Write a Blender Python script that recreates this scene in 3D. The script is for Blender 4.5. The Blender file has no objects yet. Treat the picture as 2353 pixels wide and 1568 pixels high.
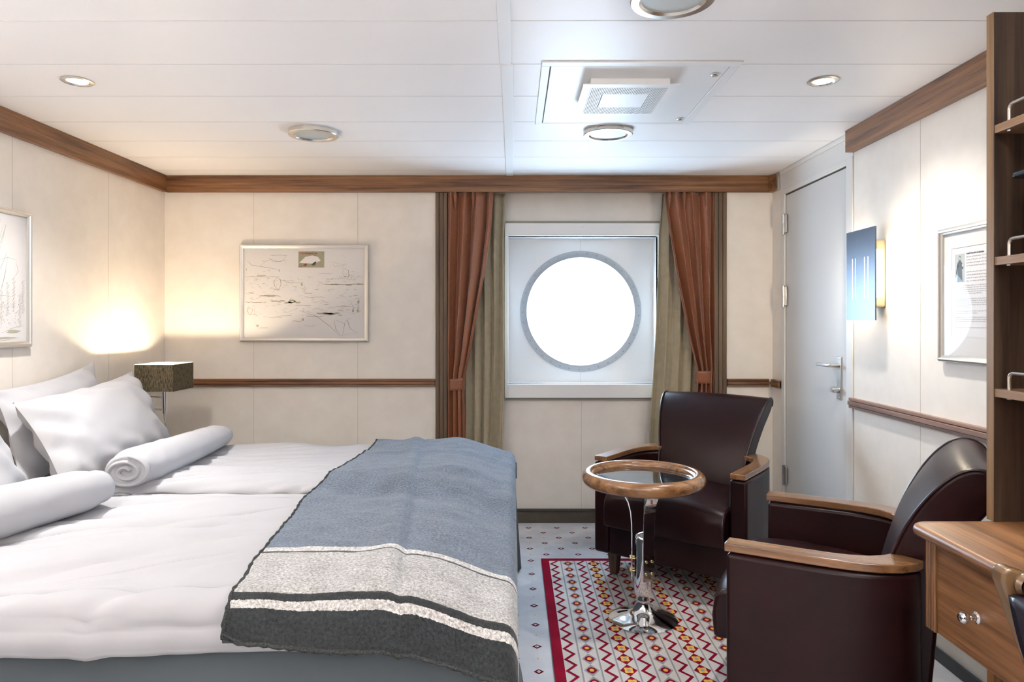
import bpy, math, random
from mathutils import Vector, Matrix, noise
PI = math.pi
S = bpy.context.scene
COL = S.collection

# ---------------------------------------------------------------- camera
F = 1600.0                      # focal length in pixels of the 2353 x 1568 frame
CX, CY, CH = 1180.0, 738.0, 1.24
cam_d = bpy.data.cameras.new('camera')
cam = bpy.data.objects.new('camera', cam_d); COL.objects.link(cam)
cam.location = (0, 0, CH); cam.rotation_euler = (PI/2, 0, 0)
cam_d.sensor_width = 36.0; cam_d.lens = F/2353*36
cam_d.shift_x = -(CX-1176.5)/2353; cam_d.shift_y = -(784-CY)/2353
cam_d.clip_start = .02
S.camera = cam

# ---------------------------------------------------------------- world, view, daylight
S.view_settings.view_transform = 'Standard'
S.view_settings.look = 'None'
S.view_settings.exposure = 0.86
S.view_settings.gamma = 1.0
S.view_settings.use_curve_mapping = False
w = bpy.data.worlds.new('sky'); S.world = w; w.use_nodes = True
bg = w.node_tree.nodes['Background']
bg.inputs[0].default_value = (.58, .78, 1.0, 1)
bg.inputs[1].default_value = 17.0
cy = S.cycles
cy.max_bounces = 10; cy.diffuse_bounces = 5; cy.glossy_bounces = 4
cy.transmission_bounces = 6; cy.transparent_max_bounces = 12
cy.sample_clamp_indirect = 6.0; cy.caustics_reflective = False; cy.caustics_refractive = False
cy.use_denoising = True

H = 2.109                       # ceiling height
YB, YBAY = 4.18, 4.28           # back wall, window bay wall
XL, XR, YR = -2.093, 1.555, -1.5

def light(name, kind, loc, energy, color, size=.1, rot=(0, 0, 0), **k):
    l = bpy.data.lights.new(name, kind); l.energy = energy; l.color = color
    if kind == 'AREA':
        l.shape = k.get('shape', 'DISK'); l.size = size
        if 'size_y' in k: l.size_y = k['size_y']
        if 'spread' in k: l.spread = k['spread']
    else: l.shadow_soft_size = size
    if kind == 'SPOT': l.spot_size = k.get('angle', 2.2); l.spot_blend = k.get('blend', .7)
    o = bpy.data.objects.new(name, l); COL.objects.link(o); o.location = loc; o.rotation_euler = rot
    return o
# sky portal in the porthole opening (guides sampling of the sky, adds no light)
p = light('porthole_portal', 'AREA', (.4245, 4.60, 1.30), 1, (1, 1, 1), .74, (-PI/2, 0, 0))
p.data.cycles.is_portal = True
NEUTRAL = (1.0, .99, .975); WARM = (1.0, .84, .66)
# fill lights added under the ceiling, out of view and without fixtures
for x, y in ((-1.45, 1.50), (.85, 1.35)):
    light('overhead_fill', 'AREA', (x, y, H-.03), 2, NEUTRAL, .22)
# uplights added out of view behind and beside the camera, ceiling-bounce fill
for x, y in ((XL+.12, .60), (-1.0, YR+.12), (.5, YR+.12), (XR-.12, .2)):
    light('unseen_fill', 'AREA', (x, y, 1.62), 18 if x < -1.5 else (32 if y < -1 else 34), NEUTRAL, .25, (PI, 0, 0))
# two more added fill lights behind the camera, shining down the cabin
for x in (-.9, .45):
    light('unseen_fill', 'AREA', (x, YR+.1, 1.35), 4, NEUTRAL, .45, (PI/2, 0, 0))

# ---------------------------------------------------------------- materials
def srgb(r, g, b):
    f = lambda c: (c/255/12.92) if c/255 <= .04045 else ((c/255+.055)/1.055)**2.4
    return (f(r), f(g), f(b), 1)
def mat(name, col, rough=.6, metal=0, spec=.5, **k):
    m = bpy.data.materials.new(name); m.use_nodes = True
    b = m.node_tree.nodes['Principled BSDF']
    b.inputs['Base Color'].default_value = col; b.inputs['Roughness'].default_value = rough
    b.inputs['Metallic'].default_value = metal; b.inputs['Specular IOR Level'].default_value = spec
    for n, v in k.items(): b.inputs[n.replace('_', ' ')].default_value = v
    return m
def nd(m, t, **k):
    n = m.node_tree.nodes.new(t)
    for a, v in k.items():
        if a in n.bl_rna.properties: setattr(n, a, v)
        else: n.inputs[a].default_value = v
    return n
def lk(m, a, b): m.node_tree.links.new(a, b)
def P(m): return m.node_tree.nodes['Principled BSDF']
def coords(m, scale=(1, 1, 1), rot=(0, 0, 0), uv=False):
    t = nd(m, 'ShaderNodeTexCoord'); mp = nd(m, 'ShaderNodeMapping')
    mp.inputs['Scale'].default_value = scale; mp.inputs['Rotation'].default_value = rot
    lk(m, t.outputs['UV' if uv else 'Object'], mp.inputs['Vector']); return mp.outputs[0]
def ramp(m, fac, stops, interp='LINEAR'):
    r = nd(m, 'ShaderNodeValToRGB'); e = r.color_ramp.elements; r.color_ramp.interpolation = interp
    e[0].position, e[0].color = stops[0]; e[1].position, e[1].color = stops[-1]
    for p_, c in stops[1:-1]:
        n = e.new(p_); n.color = c
    lk(m, fac, r.inputs[0]); return r.outputs[0]
def noise_tex(m, vec, scale, detail=4, rough=.55, dist=0):
    n = nd(m, 'ShaderNodeTexNoise'); n.inputs['Scale'].default_value = scale
    n.inputs['Detail'].default_value = detail; n.inputs['Roughness'].default_value = rough
    n.inputs['Distortion'].default_value = dist
    if vec is not None: lk(m, vec, n.inputs['Vector'])
    return n.outputs[0]
def bump(m, h, strength=.3, dist=.002):
    b = nd(m, 'ShaderNodeBump'); b.inputs['Strength'].default_value = strength; b.inputs['Distance'].default_value = dist
    lk(m, h, b.inputs['Height']); lk(m, b.outputs[0], P(m).inputs['Normal'])
def mottled(name, c0, c1, scale, rough, bscale=0, bstr=.2, vec_scale=(1, 1, 1), spec=.5, detail=4, **k):
    m = mat(name, c0, rough, spec=spec, **k); v = coords(m, vec_scale)
    lk(m, ramp(m, noise_tex(m, v, scale, detail), [(.3, c0), (.7, c1)]), P(m).inputs['Base Color'])
    if bscale: bump(m, noise_tex(m, v, bscale, 3), bstr)
    return m
def wood(name, c_dark, c_mid, c_light, axis='x', rough=.35, freq=1.0, coat=0):
    m = mat(name, c_mid, rough)
    s = [24*freq]*3; s['xyz'.index(axis)] = .9*freq
    v = coords(m, tuple(s)); n1 = noise_tex(m, v, 1.6, 5, .6, .4)
    s2 = [150]*3; s2['xyz'.index(axis)] = 5
    v2 = coords(m, tuple(s2)); n2 = noise_tex(m, v2, 1.5, 3, .6)
    mx = nd(m, 'ShaderNodeMath', operation='MULTIPLY_ADD'); lk(m, n2, mx.inputs[0]); mx.inputs[1].default_value = .30
    lk(m, n1, mx.inputs[2])
    lk(m, ramp(m, mx.outputs[0], [(.45, c_dark), (.62, c_mid), (.82, c_light)]), P(m).inputs['Base Color'])
    P(m).inputs['Coat Weight'].default_value = coat; P(m).inputs['Coat Roughness'].default_value = .15
    bump(m, n2, .12, .0006)
    return m
def schlick(m, f0):
    g = nd(m, 'ShaderNodeLayerWeight'); g.inputs[0].default_value = .5
    pw = nd(m, 'ShaderNodeMath', operation='POWER'); lk(m, g.outputs['Facing'], pw.inputs[0]); pw.inputs[1].default_value = 5.2
    ma = nd(m, 'ShaderNodeMath', operation='MULTIPLY_ADD'); lk(m, pw.outputs[0], ma.inputs[0]); ma.inputs[1].default_value = 1-f0; ma.inputs[2].default_value = f0
    return ma.outputs[0]
M = {}
M['wall'] = mottled('wall_vinyl', srgb(238, 231, 222), srgb(231, 223, 213), 9, .62, 60, .03, spec=.3)
M['ceiling'] = mottled('ceiling_paint', srgb(247, 244, 243), srgb(244, 241, 240), 2, .42, 0, 0, spec=.12)
M['seam'] = mat('panel_seam', srgb(196, 188, 174), .7)
M['seam_w'] = mat('ceiling_seam', srgb(205, 203, 202), .6)
M['white'] = mat('white_enamel', srgb(238, 238, 238), .40, spec=.14)
M['winwhite'] = mat('window_enamel', srgb(242, 241, 240), .35)
M['door'] = mat('door_paint', srgb(211, 209, 206), .40)
M['frame_w'] = mat('door_frame_paint', srgb(222, 219, 215), .38)
M['gap'] = mat('dark_gap', srgb(70, 66, 60), .8)
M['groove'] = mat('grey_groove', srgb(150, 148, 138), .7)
D, Md, L = srgb(70, 43, 26), srgb(117, 79, 49), srgb(146, 103, 67)
M['wood_x'] = wood('walnut_along_x', D, Md, L, 'x', .38)
M['wood_y'] = wood('walnut_along_y', D, Md, L, 'y', .38)
M['wood_z'] = wood('walnut_along_z', D, Md, L, 'z', .38)
M['rail_x'] = wood('rail_walnut_x', srgb(70, 44, 28), srgb(112, 74, 46), srgb(140, 96, 62), 'x', .45)
M['rail_lit'] = wood('rail_walnut_lit', srgb(84, 58, 44), srgb(124, 92, 74), srgb(150, 116, 96), 'y', .45)  # right rail: reflected light put into the colour as a paler, greyer walnut
M['rib'] = wood('dark_reeded_wood', srgb(72, 54, 38), srgb(92, 72, 52), srgb(108, 86, 64), 'z', .5)
M['case'] = wood('bookcase_veneer', srgb(36, 25, 18), srgb(54, 40, 29), srgb(70, 53, 40), 'z', .45)
M['case_y'] = wood('bookcase_veneer_y', srgb(100, 72, 48), srgb(136, 104, 76), srgb(156, 124, 94), 'y', .45)
M['case_edge'] = wood('bookcase_edge', srgb(112, 84, 56), srgb(132, 102, 70), srgb(146, 116, 84), 'z', .45)
M['arm_wood'] = wood('armrest_beech', srgb(86, 56, 34), srgb(118, 82, 54), srgb(144, 104, 70), 'y', .22, coat=.5)
M['table_wood'] = wood('table_ring_wood', srgb(92, 60, 36), srgb(132, 92, 58), srgb(158, 116, 76), 'x', .22, coat=.6)
M['leg_wood'] = wood('leg_wood', srgb(50, 34, 24), srgb(74, 52, 36), srgb(92, 66, 46), 'z', .4)
M['chair_wood'] = mat('chair_frame_wood', srgb(104, 80, 54), .25, Coat_Weight=.4)
m = mat('burgundy_leather', srgb(30, 9, 10), .34, spec=.24); v = coords(m)
lk(m, ramp(m, noise_tex(m, v, 6, 3), [(.3, srgb(27, 8, 9)), (.7, srgb(35, 11, 12))]), P(m).inputs['Base Color'])
vo = nd(m, 'ShaderNodeTexVoronoi'); vo.inputs['Scale'].default_value = 420; lk(m, v, vo.inputs['Vector'])
bump(m, vo.outputs['Distance'], .12, .0006); M['leather'] = m
M['piping'] = mat('leather_piping', srgb(40, 20, 24), .3)
M['black_leather'] = mat('black_leather', srgb(34, 32, 42), .28)
M['chrome'] = mat('chrome', (.86, .86, .87, 1), .06, 1)
M['steel'] = mat('brushed_steel', (.66, .65, .63, 1), .30, 1)
M['nickel'] = mat('satin_nickel', (.72, .68, .62, 1), .24, 1)
M['brass'] = mat('brass', (.85, .68, .36, 1), .2, 1)
M['silver'] = mat('silver_frame', (.84, .81, .76, 1), .34, 1)
M['portring'] = mat('porthole_ring', srgb(176, 184, 192), .45, .35)
M['screw'] = mat('screw', (.45, .46, .48, 1), .35, 1)
M['tube'] = mat('porthole_tube', srgb(150, 172, 180), .6)
m = mottled('white_linen', srgb(182, 182, 186), srgb(178, 178, 182), 5, .85, 900, .06, spec=.15); M['linen'] = m
m = mat('grey_skirt', srgb(86, 93, 98), .9, spec=.1); v = coords(m); bump(m, noise_tex(m, v, 900, 2), .1, .0008); M['skirt'] = m
def carpet(name, c0, c1):
    m = mat(name, c0, .97, spec=.05); v = coords(m)
    n = noise_tex(m, v, 420, 3, .7); n2 = noise_tex(m, v, 5, 3)
    mx = nd(m, 'ShaderNodeMath', operation='MULTIPLY_ADD'); lk(m, n2, mx.inputs[0]); mx.inputs[1].default_value = .5
    sc = nd(m, 'ShaderNodeMath', operation='MULTIPLY'); lk(m, n, sc.inputs[0]); sc.inputs[1].default_value = .5
    lk(m, sc.outputs[0], mx.inputs[2])
    lk(m, ramp(m, mx.outputs[0], [(.36, c0), (.62, c1)]), P(m).inputs['Base Color']); bump(m, n, .5, .002); return m
M['carpet'] = carpet('beige_carpet', srgb(180, 182, 188), srgb(212, 213, 218))
M['skirtcarpet'] = carpet('skirting_carpet', srgb(84, 78, 70), srgb(104, 96, 88))
M['rug_base'] = carpet('rug_cream', srgb(188, 183, 180), srgb(214, 209, 206))
M['rug_red'] = carpet('rug_red', srgb(112, 10, 34), srgb(142, 20, 46))
M['rug_grey'] = carpet('rug_grey', srgb(136, 134, 136), srgb(160, 158, 160))
M['rug_yellow'] = carpet('rug_yellow', srgb(206, 152, 56), srgb(232, 184, 92))
M['motif_white'] = carpet('motif_white', srgb(206, 204, 206), srgb(226, 224, 226))
M['motif_red'] = carpet('motif_red', srgb(84, 14, 32), srgb(108, 24, 42))
M['rear_dark_wood'] = wood('assumed_dark_wood', srgb(36, 25, 18), srgb(56, 40, 28), srgb(74, 54, 40), 'z', .5)  # dark wood assumed for the unseen rear wall to keep reflections dark
m = mat('orange_satin', srgb(158, 84, 48), .34, spec=.6, Sheen_Weight=.3); v = coords(m, (1, 1, 1))
lk(m, ramp(m, noise_tex(m, coords(m, (30, 30, 700)), 1.5, 3), [(.3, srgb(108, 58, 30)), (.7, srgb(146, 84, 46))]), P(m).inputs['Base Color'])
bump(m, noise_tex(m, coords(m, (60, 60, 1400)), 1.5, 2), .15, .0006); M['orange'] = m
M['olive'] = mottled('olive_cloth', srgb(168, 157, 134), srgb(158, 147, 124), 30, .85, 700, .1, spec=.15)
m = mat('lamp_cloth', srgb(84, 76, 62), .9, spec=.1)
lk(m, ramp(m, noise_tex(m, coords(m, (260, 260, 40)), 1.2, 3, .7), [(.35, srgb(46, 42, 35)), (.7, srgb(124, 112, 88))]), P(m).inputs['Base Color']); M['lampcloth'] = m
M['lampwhite'] = mat('shade_lining', srgb(246, 240, 228), .7)
def emit(name, col, s):
    m = bpy.data.materials.new(name); m.use_nodes = True; nt = m.node_tree
    nt.nodes.remove(P(m)); e = nd(m, 'ShaderNodeEmission'); e.inputs[0].default_value = (*col, 1); e.inputs[1].default_value = s
    lk(m, e.outputs[0], nt.nodes['Material Output'].inputs[0]); return m
M['lit'] = emit('lit_lens', (1.0, .92, .80), 30)
M['lit_sconce'] = emit('lit_diffuser', (1.0, .86, .66), 9)
M['lit_bulb'] = emit('lit_bulb', (1.0, .84, .62), 60)
M['frost'] = mat('frosted_glass', srgb(186, 190, 188), .35)
m = bpy.data.materials.new('clear_pane'); m.use_nodes = True; m.node_tree.nodes.remove(P(m))
tr = nd(m, 'ShaderNodeBsdfTransparent'); gl = nd(m, 'ShaderNodeBsdfGlossy'); gl.inputs['Roughness'].default_value = .0
mx = nd(m, 'ShaderNodeMixShader')
lk(m, schlick(m, .0), mx.inputs[0]); lk(m, tr.outputs[0], mx.inputs[1]); lk(m, gl.outputs[0], mx.inputs[2])
lk(m, mx.outputs[0], m.node_tree.nodes['Material Output'].inputs[0]); M['pane'] = m
m = bpy.data.materials.new('smoked_glass'); m.use_nodes = True; m.node_tree.nodes.remove(P(m))
tr = nd(m, 'ShaderNodeBsdfTransparent'); tr.inputs[0].default_value = (.62, .66, .66, 1)
gl = nd(m, 'ShaderNodeBsdfGlossy'); gl.inputs['Roughness'].default_value = .0
mx = nd(m, 'ShaderNodeMixShader')
lk(m, schlick(m, .28), mx.inputs[0]); lk(m, tr.outputs[0], mx.inputs[1]); lk(m, gl.outputs[0], mx.inputs[2])
lk(m, mx.outputs[0], m.node_tree.nodes['Material Output'].inputs[0]); M['smoke'] = m
M['paper'] = mat('print_paper', srgb(226, 222, 220), .8)
M['mount'] = mat('mount_card', srgb(222, 217, 212), .8)
M['ink'] = mat('sepia_ink', srgb(136, 118, 92), .8)
M['ink2'] = mat('grey_ink', srgb(150, 152, 142), .8)
M['ink_olive'] = mat('olive_wash', srgb(176, 172, 150), .8)
M['ink_dark'] = mat('dark_ink', srgb(92, 96, 88), .8)
M['ink_rust'] = mat('rust_ink', srgb(186, 110, 84), .8)
M['text'] = mat('text_ink', srgb(120, 112, 108), .8)
M['text_b'] = mat('text_ink_bold', srgb(78, 70, 68), .8)
M['photo_bg'] = mat('photo_grey', srgb(186, 190, 184), .7)
M['photo_dark'] = mat('photo_dark', srgb(98, 104, 104), .7)
M['photo_skin'] = mat('photo_light', srgb(200, 200, 194), .7)
M['blue_metal'] = mat('anodised_plate', srgb(84, 92, 104), .34, .6)
M['taupe'] = mat('sconce_housing', srgb(178, 164, 134), .45)
M['black_gloss'] = mat('black_plastic', srgb(40, 48, 60), .15)
M['grey_plastic'] = mat('grey_plastic', srgb(170, 176, 184), .4)
# blanket: wool with woven stripes, laid out along the cloth's own length (UV y, metres)
m = mat('wool_blanket', srgb(110, 122, 136), .95, spec=.1, Sheen_Weight=.25)
uv = nd(m, 'ShaderNodeTexCoord'); sp = nd(m, 'ShaderNodeSeparateXYZ'); lk(m, uv.outputs['UV'], sp.inputs[0])
wn = noise_tex(m, uv.outputs['UV'], 160, 2, .6)
wob = nd(m, 'ShaderNodeMath', operation='MULTIPLY_ADD'); lk(m, wn, wob.inputs[0]); wob.inputs[1].default_value = .006; lk(m, sp.outputs[1], wob.inputs[2])
mr = nd(m, 'ShaderNodeMapRange'); mr.inputs[1].default_value = 0; mr.inputs[2].default_value = 2.4; lk(m, wob.outputs[0], mr.inputs[0])
STR = [(0, 'D'), (.072, 'W'), (.088, 'D'), (.105, 'G'), (.345, 'D'), (.358, 'W'), (.384, 'B')]
cD, cW, cG, cB = srgb(43, 46, 48), srgb(205, 202, 199), srgb(182, 180, 178), srgb(96, 108, 124)
cc = dict(D=cD, W=cW, G=cG, B=cB)
st = ramp(m, mr.outputs[0], [((a+.003)/2.4 if a else 0, cc[k]) for a, k in STR], 'CONSTANT')
fn = noise_tex(m, uv.outputs['UV'], 130, 6, .82); f2 = noise_tex(m, uv.outputs['UV'], 700, 2, .7)
fl_ = noise_tex(m, uv.outputs['UV'], 14, 3, .6)
mixc = nd(m, 'ShaderNodeMix', data_type='RGBA', blend_type='MULTIPLY'); mixc.inputs[0].default_value = 1
mixd = nd(m, 'ShaderNodeMix', data_type='RGBA', blend_type='MULTIPLY'); mixd.inputs[0].default_value = 1
lk(m, st, mixc.inputs[6]); lk(m, ramp(m, fn, [(.36, (.30, .31, .33, 1)), (.64, (1.75, 1.75, 1.75, 1))]), mixc.inputs[7])
lk(m, mixc.outputs[2], mixd.inputs[6]); lk(m, ramp(m, fl_, [(.3, (.80, .80, .80, 1)), (.7, (1.12, 1.12, 1.12, 1))]), mixd.inputs[7])
lk(m, mixd.outputs[2], P(m).inputs['Base Color']); bump(m, fn, .7, .003); M['wool'] = m
M['wool_edge'] = mottled('blanket_stitch', srgb(34, 36, 37), srgb(74, 76, 76), 300, .95, 500, .5, spec=.1)

# ---------------------------------------------------------------- mesh helpers
class MB:
    def __init__(s): s.v = []; s.f = []; s.m = []; s.uv = {}
    def add(s, vs, fs, mi=0):
        o = len(s.v); s.v += [tuple(a) for a in vs]
        for f in fs: s.f.append(tuple(i+o for i in f)); s.m.append(mi)
        return s
    def box(s, x0, x1, y0, y1, z0, z1, mi=0):
        v = [(x, y, z) for z in (z0, z1) for y in (y0, y1) for x in (x0, x1)]
        return s.add(v, [(0, 2, 3, 1), (4, 5, 7, 6), (0, 1, 5, 4), (2, 6, 7, 3), (0, 4, 6, 2), (1, 3, 7, 5)], mi)
    def loft(s, secs, closed=False, caps=True, mi=0, ring=True):
        n = len(secs[0]); k = len(secs); vs = [p for q in secs for p in q]; fs = []
        for i in range(k if closed else k-1):
            a, b = i*n, ((i+1) % k)*n
            for j in range(n if ring else n-1):
                j2 = (j+1) % n; fs.append((a+j, a+j2, b+j2, b+j))
        if caps and not closed: fs += [tuple(range(n))[::-1], tuple((k-1)*n+j for j in range(n))]
        return s.add(vs, fs, mi)
    def lathe(s, prof, c=(0, 0, 0), n=40, mi=0, axis='z', caps=False):
        secs = []
        for r, h in prof:
            q = []
            for i in range(n):
                a = 2*PI*i/n; x, y = r*math.cos(a), r*math.sin(a)
                q.append({'z': (c[0]+x, c[1]+y, c[2]+h), 'y': (c[0]+x, c[1]+h, c[2]+y), 'x': (c[0]+h, c[1]+x, c[2]+y)}[axis])
            secs.append(q)
        return s.loft(secs, caps=caps, mi=mi)
    def tube(s, path, r, n=10, mi=0, closed=False):
        path = [Vector(p_) for p_ in path]; k = len(path); secs = []; up = None
        for i, p_ in enumerate(path):
            if closed: t = path[(i+1) % k]-path[i-1]
            else: t = path[min(i+1, k-1)]-path[max(i-1, 0)]
            t.normalize()
            if up is None:
                up = Vector((0, 0, 1)) if abs(t.z) < .9 else Vector((1, 0, 0))
            a = t.cross(up).normalized(); up = a.cross(t).normalized()
            rr = r[i] if isinstance(r, (list, tuple)) else r
            secs.append([p_ + a*rr*math.cos(2*PI*j/n) + up*rr*math.sin(2*PI*j/n) for j in range(n)])
        return s.loft(secs, closed=closed, mi=mi)
    def sphere(s, c, r, n=16, mi=0, sq=(1, 1, 1)):
        secs = []
        for i in range(n//2+1):
            t = PI*i/(n//2); rr = max(math.sin(t), .001)
            secs.append([(c[0]+r*sq[0]*rr*math.cos(2*PI*j/n), c[1]+r*sq[1]*rr*math.sin(2*PI*j/n), c[2]-r*sq[2]*math.cos(t)) for j in range(n)])
        return s.loft(secs, mi=mi)
    def poly(s, pts, mi=0): return s.add(pts, [tuple(range(len(pts)))], mi)
    def grid(s, fn, nu, nv, mi=0, uv=None):
        o = len(s.v)
        for j in range(nv+1):
            for i in range(nu+1): s.v.append(tuple(fn(i/nu, j/nv)))
        for j in range(nv):
            for i in range(nu):
                a = o+j*(nu+1)+i; s.f.append((a, a+1, a+nu+2, a+nu+1)); s.m.append(mi)
        if uv:
            for j in range(nv+1):
                for i in range(nu+1): s.uv[o+j*(nu+1)+i] = uv(i/nu, j/nv)
        return s
def build(name, mb, mats, parent=None, smooth=35, bevel=0, seg=2, solid=0, sub=0, local=False, fix=True):
    """one mesh object; vertices in room coordinates unless local (then in the parent's)"""
    vs = mb.v
    off = Vector((0, 0, 0))
    if parent is not None and not local: off = world_loc(parent)
    if parent is None:
        xs = [a[0] for a in vs]; ys = [a[1] for a in vs]; zs = [a[2] for a in vs]
        off = Vector(((min(xs)+max(xs))/2, (min(ys)+max(ys))/2, min(zs)))
    me = bpy.data.meshes.new(name)
    me.from_pydata([(a[0]-off.x, a[1]-off.y, a[2]-off.z) for a in vs], [], mb.f)
    if not isinstance(mats, (list, tuple)): mats = [mats]
    for q in mats: me.materials.append(M[q] if isinstance(q, str) else q)
    me.polygons.foreach_set('material_index', mb.m)
    if mb.uv:
        ul = me.uv_layers.new(name='uv')
        for lp in me.loops: ul.data[lp.index].uv = mb.uv.get(lp.vertex_index, (0, 0))
    if fix:
        import bmesh
        b = bmesh.new(); b.from_mesh(me); bmesh.ops.recalc_face_normals(b, faces=b.faces); b.to_mesh(me); b.free()
    me.validate()
    if smooth:
        me.shade_smooth(); me.set_sharp_from_angle(angle=math.radians(smooth))
    o = bpy.data.objects.new(name, me); COL.objects.link(o)
    if parent is not None: o.parent = parent
    else: o.location = off
    if sub:
        q = o.modifiers.new('sub', 'SUBSURF'); q.levels = sub; q.render_levels = sub
    if solid:
        q = o.modifiers.new('solid', 'SOLIDIFY'); q.thickness = solid; q.offset = -1
    if bevel:
        q = o.modifiers.new('bevel', 'BEVEL'); q.width = bevel; q.segments = seg; q.limit_method = 'ANGLE'; q.angle_limit = math.radians(35)
        q.harden_normals = False
        me.shade_smooth(); me.set_sharp_from_angle(angle=math.radians(60))
    return o
def world_loc(o):
    l = Vector((0, 0, 0))
    while o is not None: l = l + o.location; o = o.parent
    return l
def tag(o, label, cat, group=None, kind=None):
    o['label'] = label; o['category'] = cat
    if group: o['group'] = group
    if kind: o['kind'] = kind
    return o
def thing(name, loc, label, cat, group=None, rot=0):
    o = bpy.data.objects.new(name, None); COL.objects.link(o); o.location = loc; o.rotation_euler = (0, 0, rot)
    o.empty_display_size = .1
    return tag(o, label, cat, group)
def struct(name, mb, mats, **k):
    o = build(name, mb, mats, **k); o['kind'] = 'structure'; return o
def dup(root):
    r = root.copy(); COL.objects.link(r)
    def rec(a, b):
        for ch in list(a.children):
            c = ch.copy(); COL.objects.link(c); c.parent = b; rec(ch, c)
    rec(root, r); return r
def sm(a, b, x):
    t = min(1, max(0, (x-a)/(b-a))); return t*t*(3-2*t)
def lerp(a, b, t): return a+(b-a)*t
def interp(pts, t):
    if t <= pts[0][0]: return pts[0][1]
    for (a, x), (b, y) in zip(pts, pts[1:]):
        if t <= b: return x+(y-x)*(t-a)/(b-a)
    return pts[-1][1]
def nz(x, y, z=0): return noise.noise(Vector((x, y, z)))
def frame_on(name, parent, o, u, v, n, W, Hh, prof, mats):
    """mitred frame: rectangle W x Hh from corner o along u, v; prof = (inset, height off wall)"""
    o, u, v, n = Vector(o), Vector(u), Vector(v), Vector(n); mb = MB(); secs = []
    for (a, b) in ((0, 0), (W, 0), (W, Hh), (0, Hh)):
        sa, sb = (1 if a == 0 else -1), (1 if b == 0 else -1)
        secs.append([o + u*(a+sa*i) + v*(b+sb*i) + n*h for i, h in prof])
    mb.loft(secs, closed=True, ring=True)
    return build(name, mb, mats, parent, smooth=30)
# ================================================================ ROOM SHELL
# floor: carpet with woven lozenges
mb = MB(); mb.box(XL-.1, XR+.1, YR-.1, 4.6, -.06, 0, 0)
def diamond(mb, x, y, z, hx, hy, mi): mb.poly([(x-hx, y, z), (x, y-hy, z), (x+hx, y, z), (x, y+hy, z)], mi)
RX0, RX1, RY0, RY1 = .143, 1.189, 1.93, 3.61
for i in range(-12, 10):
    for j in range(-14, 23):
        x = .0896+.0845*i; y = 4.17-.095*j
        if x < -2.0 or x > 1.5 or y > 4.2 or y < .6: continue
        if RX0-.02 < x < RX1+.02 and RY0-.02 < y < RY1+.02: continue
        if (i+j) % 2 == 0:
            diamond(mb, x, y, .0006, .0190, .0175, 1)
            diamond(mb, x, y, .0011, .0080, .009, 2)
            for s_ in (-1, 1): diamond(mb, x+s_*.0025, y, .0014, .0012, .006, 1)
        else: diamond(mb, x, y, .0006, .004, .006, 3)
struct('floor', mb, ['carpet', 'motif_red', 'motif_white', 'rug_yellow'], smooth=0)

# ceiling with panel seams, a cover strip and the openings' rims
mb = MB(); mb.box(XL-.1, XR+.1, YR-.1, 4.6, H, H+.06, 0)
for y in [2.014-.337*k for k in range(1, 10)] + [2.014, 2.353, 2.689, 3.036, 3.358, 3.688, 4.007]:
    mb.box(XL, XR, y-.0009, y+.0009, H-.0008, H+.001, 1)
struct('ceiling', mb, ['ceiling', 'seam_w'], smooth=0)
mb = MB(); mb.box(-.047, -.008, YR, 2.35, H-.004, H, 0); mb.box(-.043, -.0005, 2.352, 4.14, H-.0065, H, 0)
struct('trim_1', mb, 'white', bevel=.0015)

def seam(mb, pts, mi=1): mb.box(*pts, mi)
# back wall: panels left and right of the window bay, bay wall set back
mb = MB()
mb.box(XL-.1, -.44, YB, YB+.12, 0, H); mb.box(1.245, XR+.1, YB, YB+.12, 0, H)
BX0, BX1, BZ0, BZ1 = -.053, .911, .770, 1.837     # window box, outer
mb.box(-.44, BX0+.01, YBAY, YBAY+.05, 0, H); mb.box(BX1-.01, 1.245, YBAY, YBAY+.05, 0, H)
mb.box(BX0+.01, BX1-.01, YBAY, YBAY+.05, 0, BZ0+.01); mb.box(BX0+.01, BX1-.01, YBAY, YBAY+.05, BZ1-.01, H)
for px in (344, 583, 822):
    x = (px-CX)*YB/F; mb.box(x-.0010, x+.0010, YB-.0006, YB+.001, .05, 2.01, 1)
x = (1336-CX)*YBAY/F; mb.box(x-.001, x+.001, YBAY-.0006, YBAY+.001, .08, BZ0-.02, 1)
struct('wall_back', mb, ['wall', 'seam'], smooth=0)
mb = MB(); mb.box(XL-.1, XL, YR, YB+.05, 0, H)
for y in (3.597, 2.907, 2.217, 1.527, .837): mb.box(XL-.001, XL+.0006, y-.001, y+.001, .05, 2.01, 1)
struct('wall_left', mb, ['wall', 'seam'], smooth=0)
DY0, DY1 = 3.185, 4.03                            # door frame along the right wall
mb = MB(); mb.box(XR, XR+.1, YR, DY0, 0, H); mb.box(XR, XR+.1, DY1, YB+.05, 0, H); mb.box(XR+.004, XR+.1, DY0, DY1, 1.995, H)
mb.box(XR+.06, XR+.1, DY0, DY1, 0, 2.0)
for y in (2.661, 2.12, 1.58, 1.04): mb.box(XR-.0006, XR+.001, y-.001, y+.001, .05, 2.01, 1)
mb.box(XR-.0006, XR+.001, DY0-.006, DY0-.002, .05, 2.01, 2)
struct('wall_right', mb, ['wall', 'seam', 'groove'], smooth=0)
mb = MB(); mb.box(XL-.1, XR+.1, YR-.1, YR, 0, H); struct('wall_rear', mb, 'rear_dark_wood', smooth=0)

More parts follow.
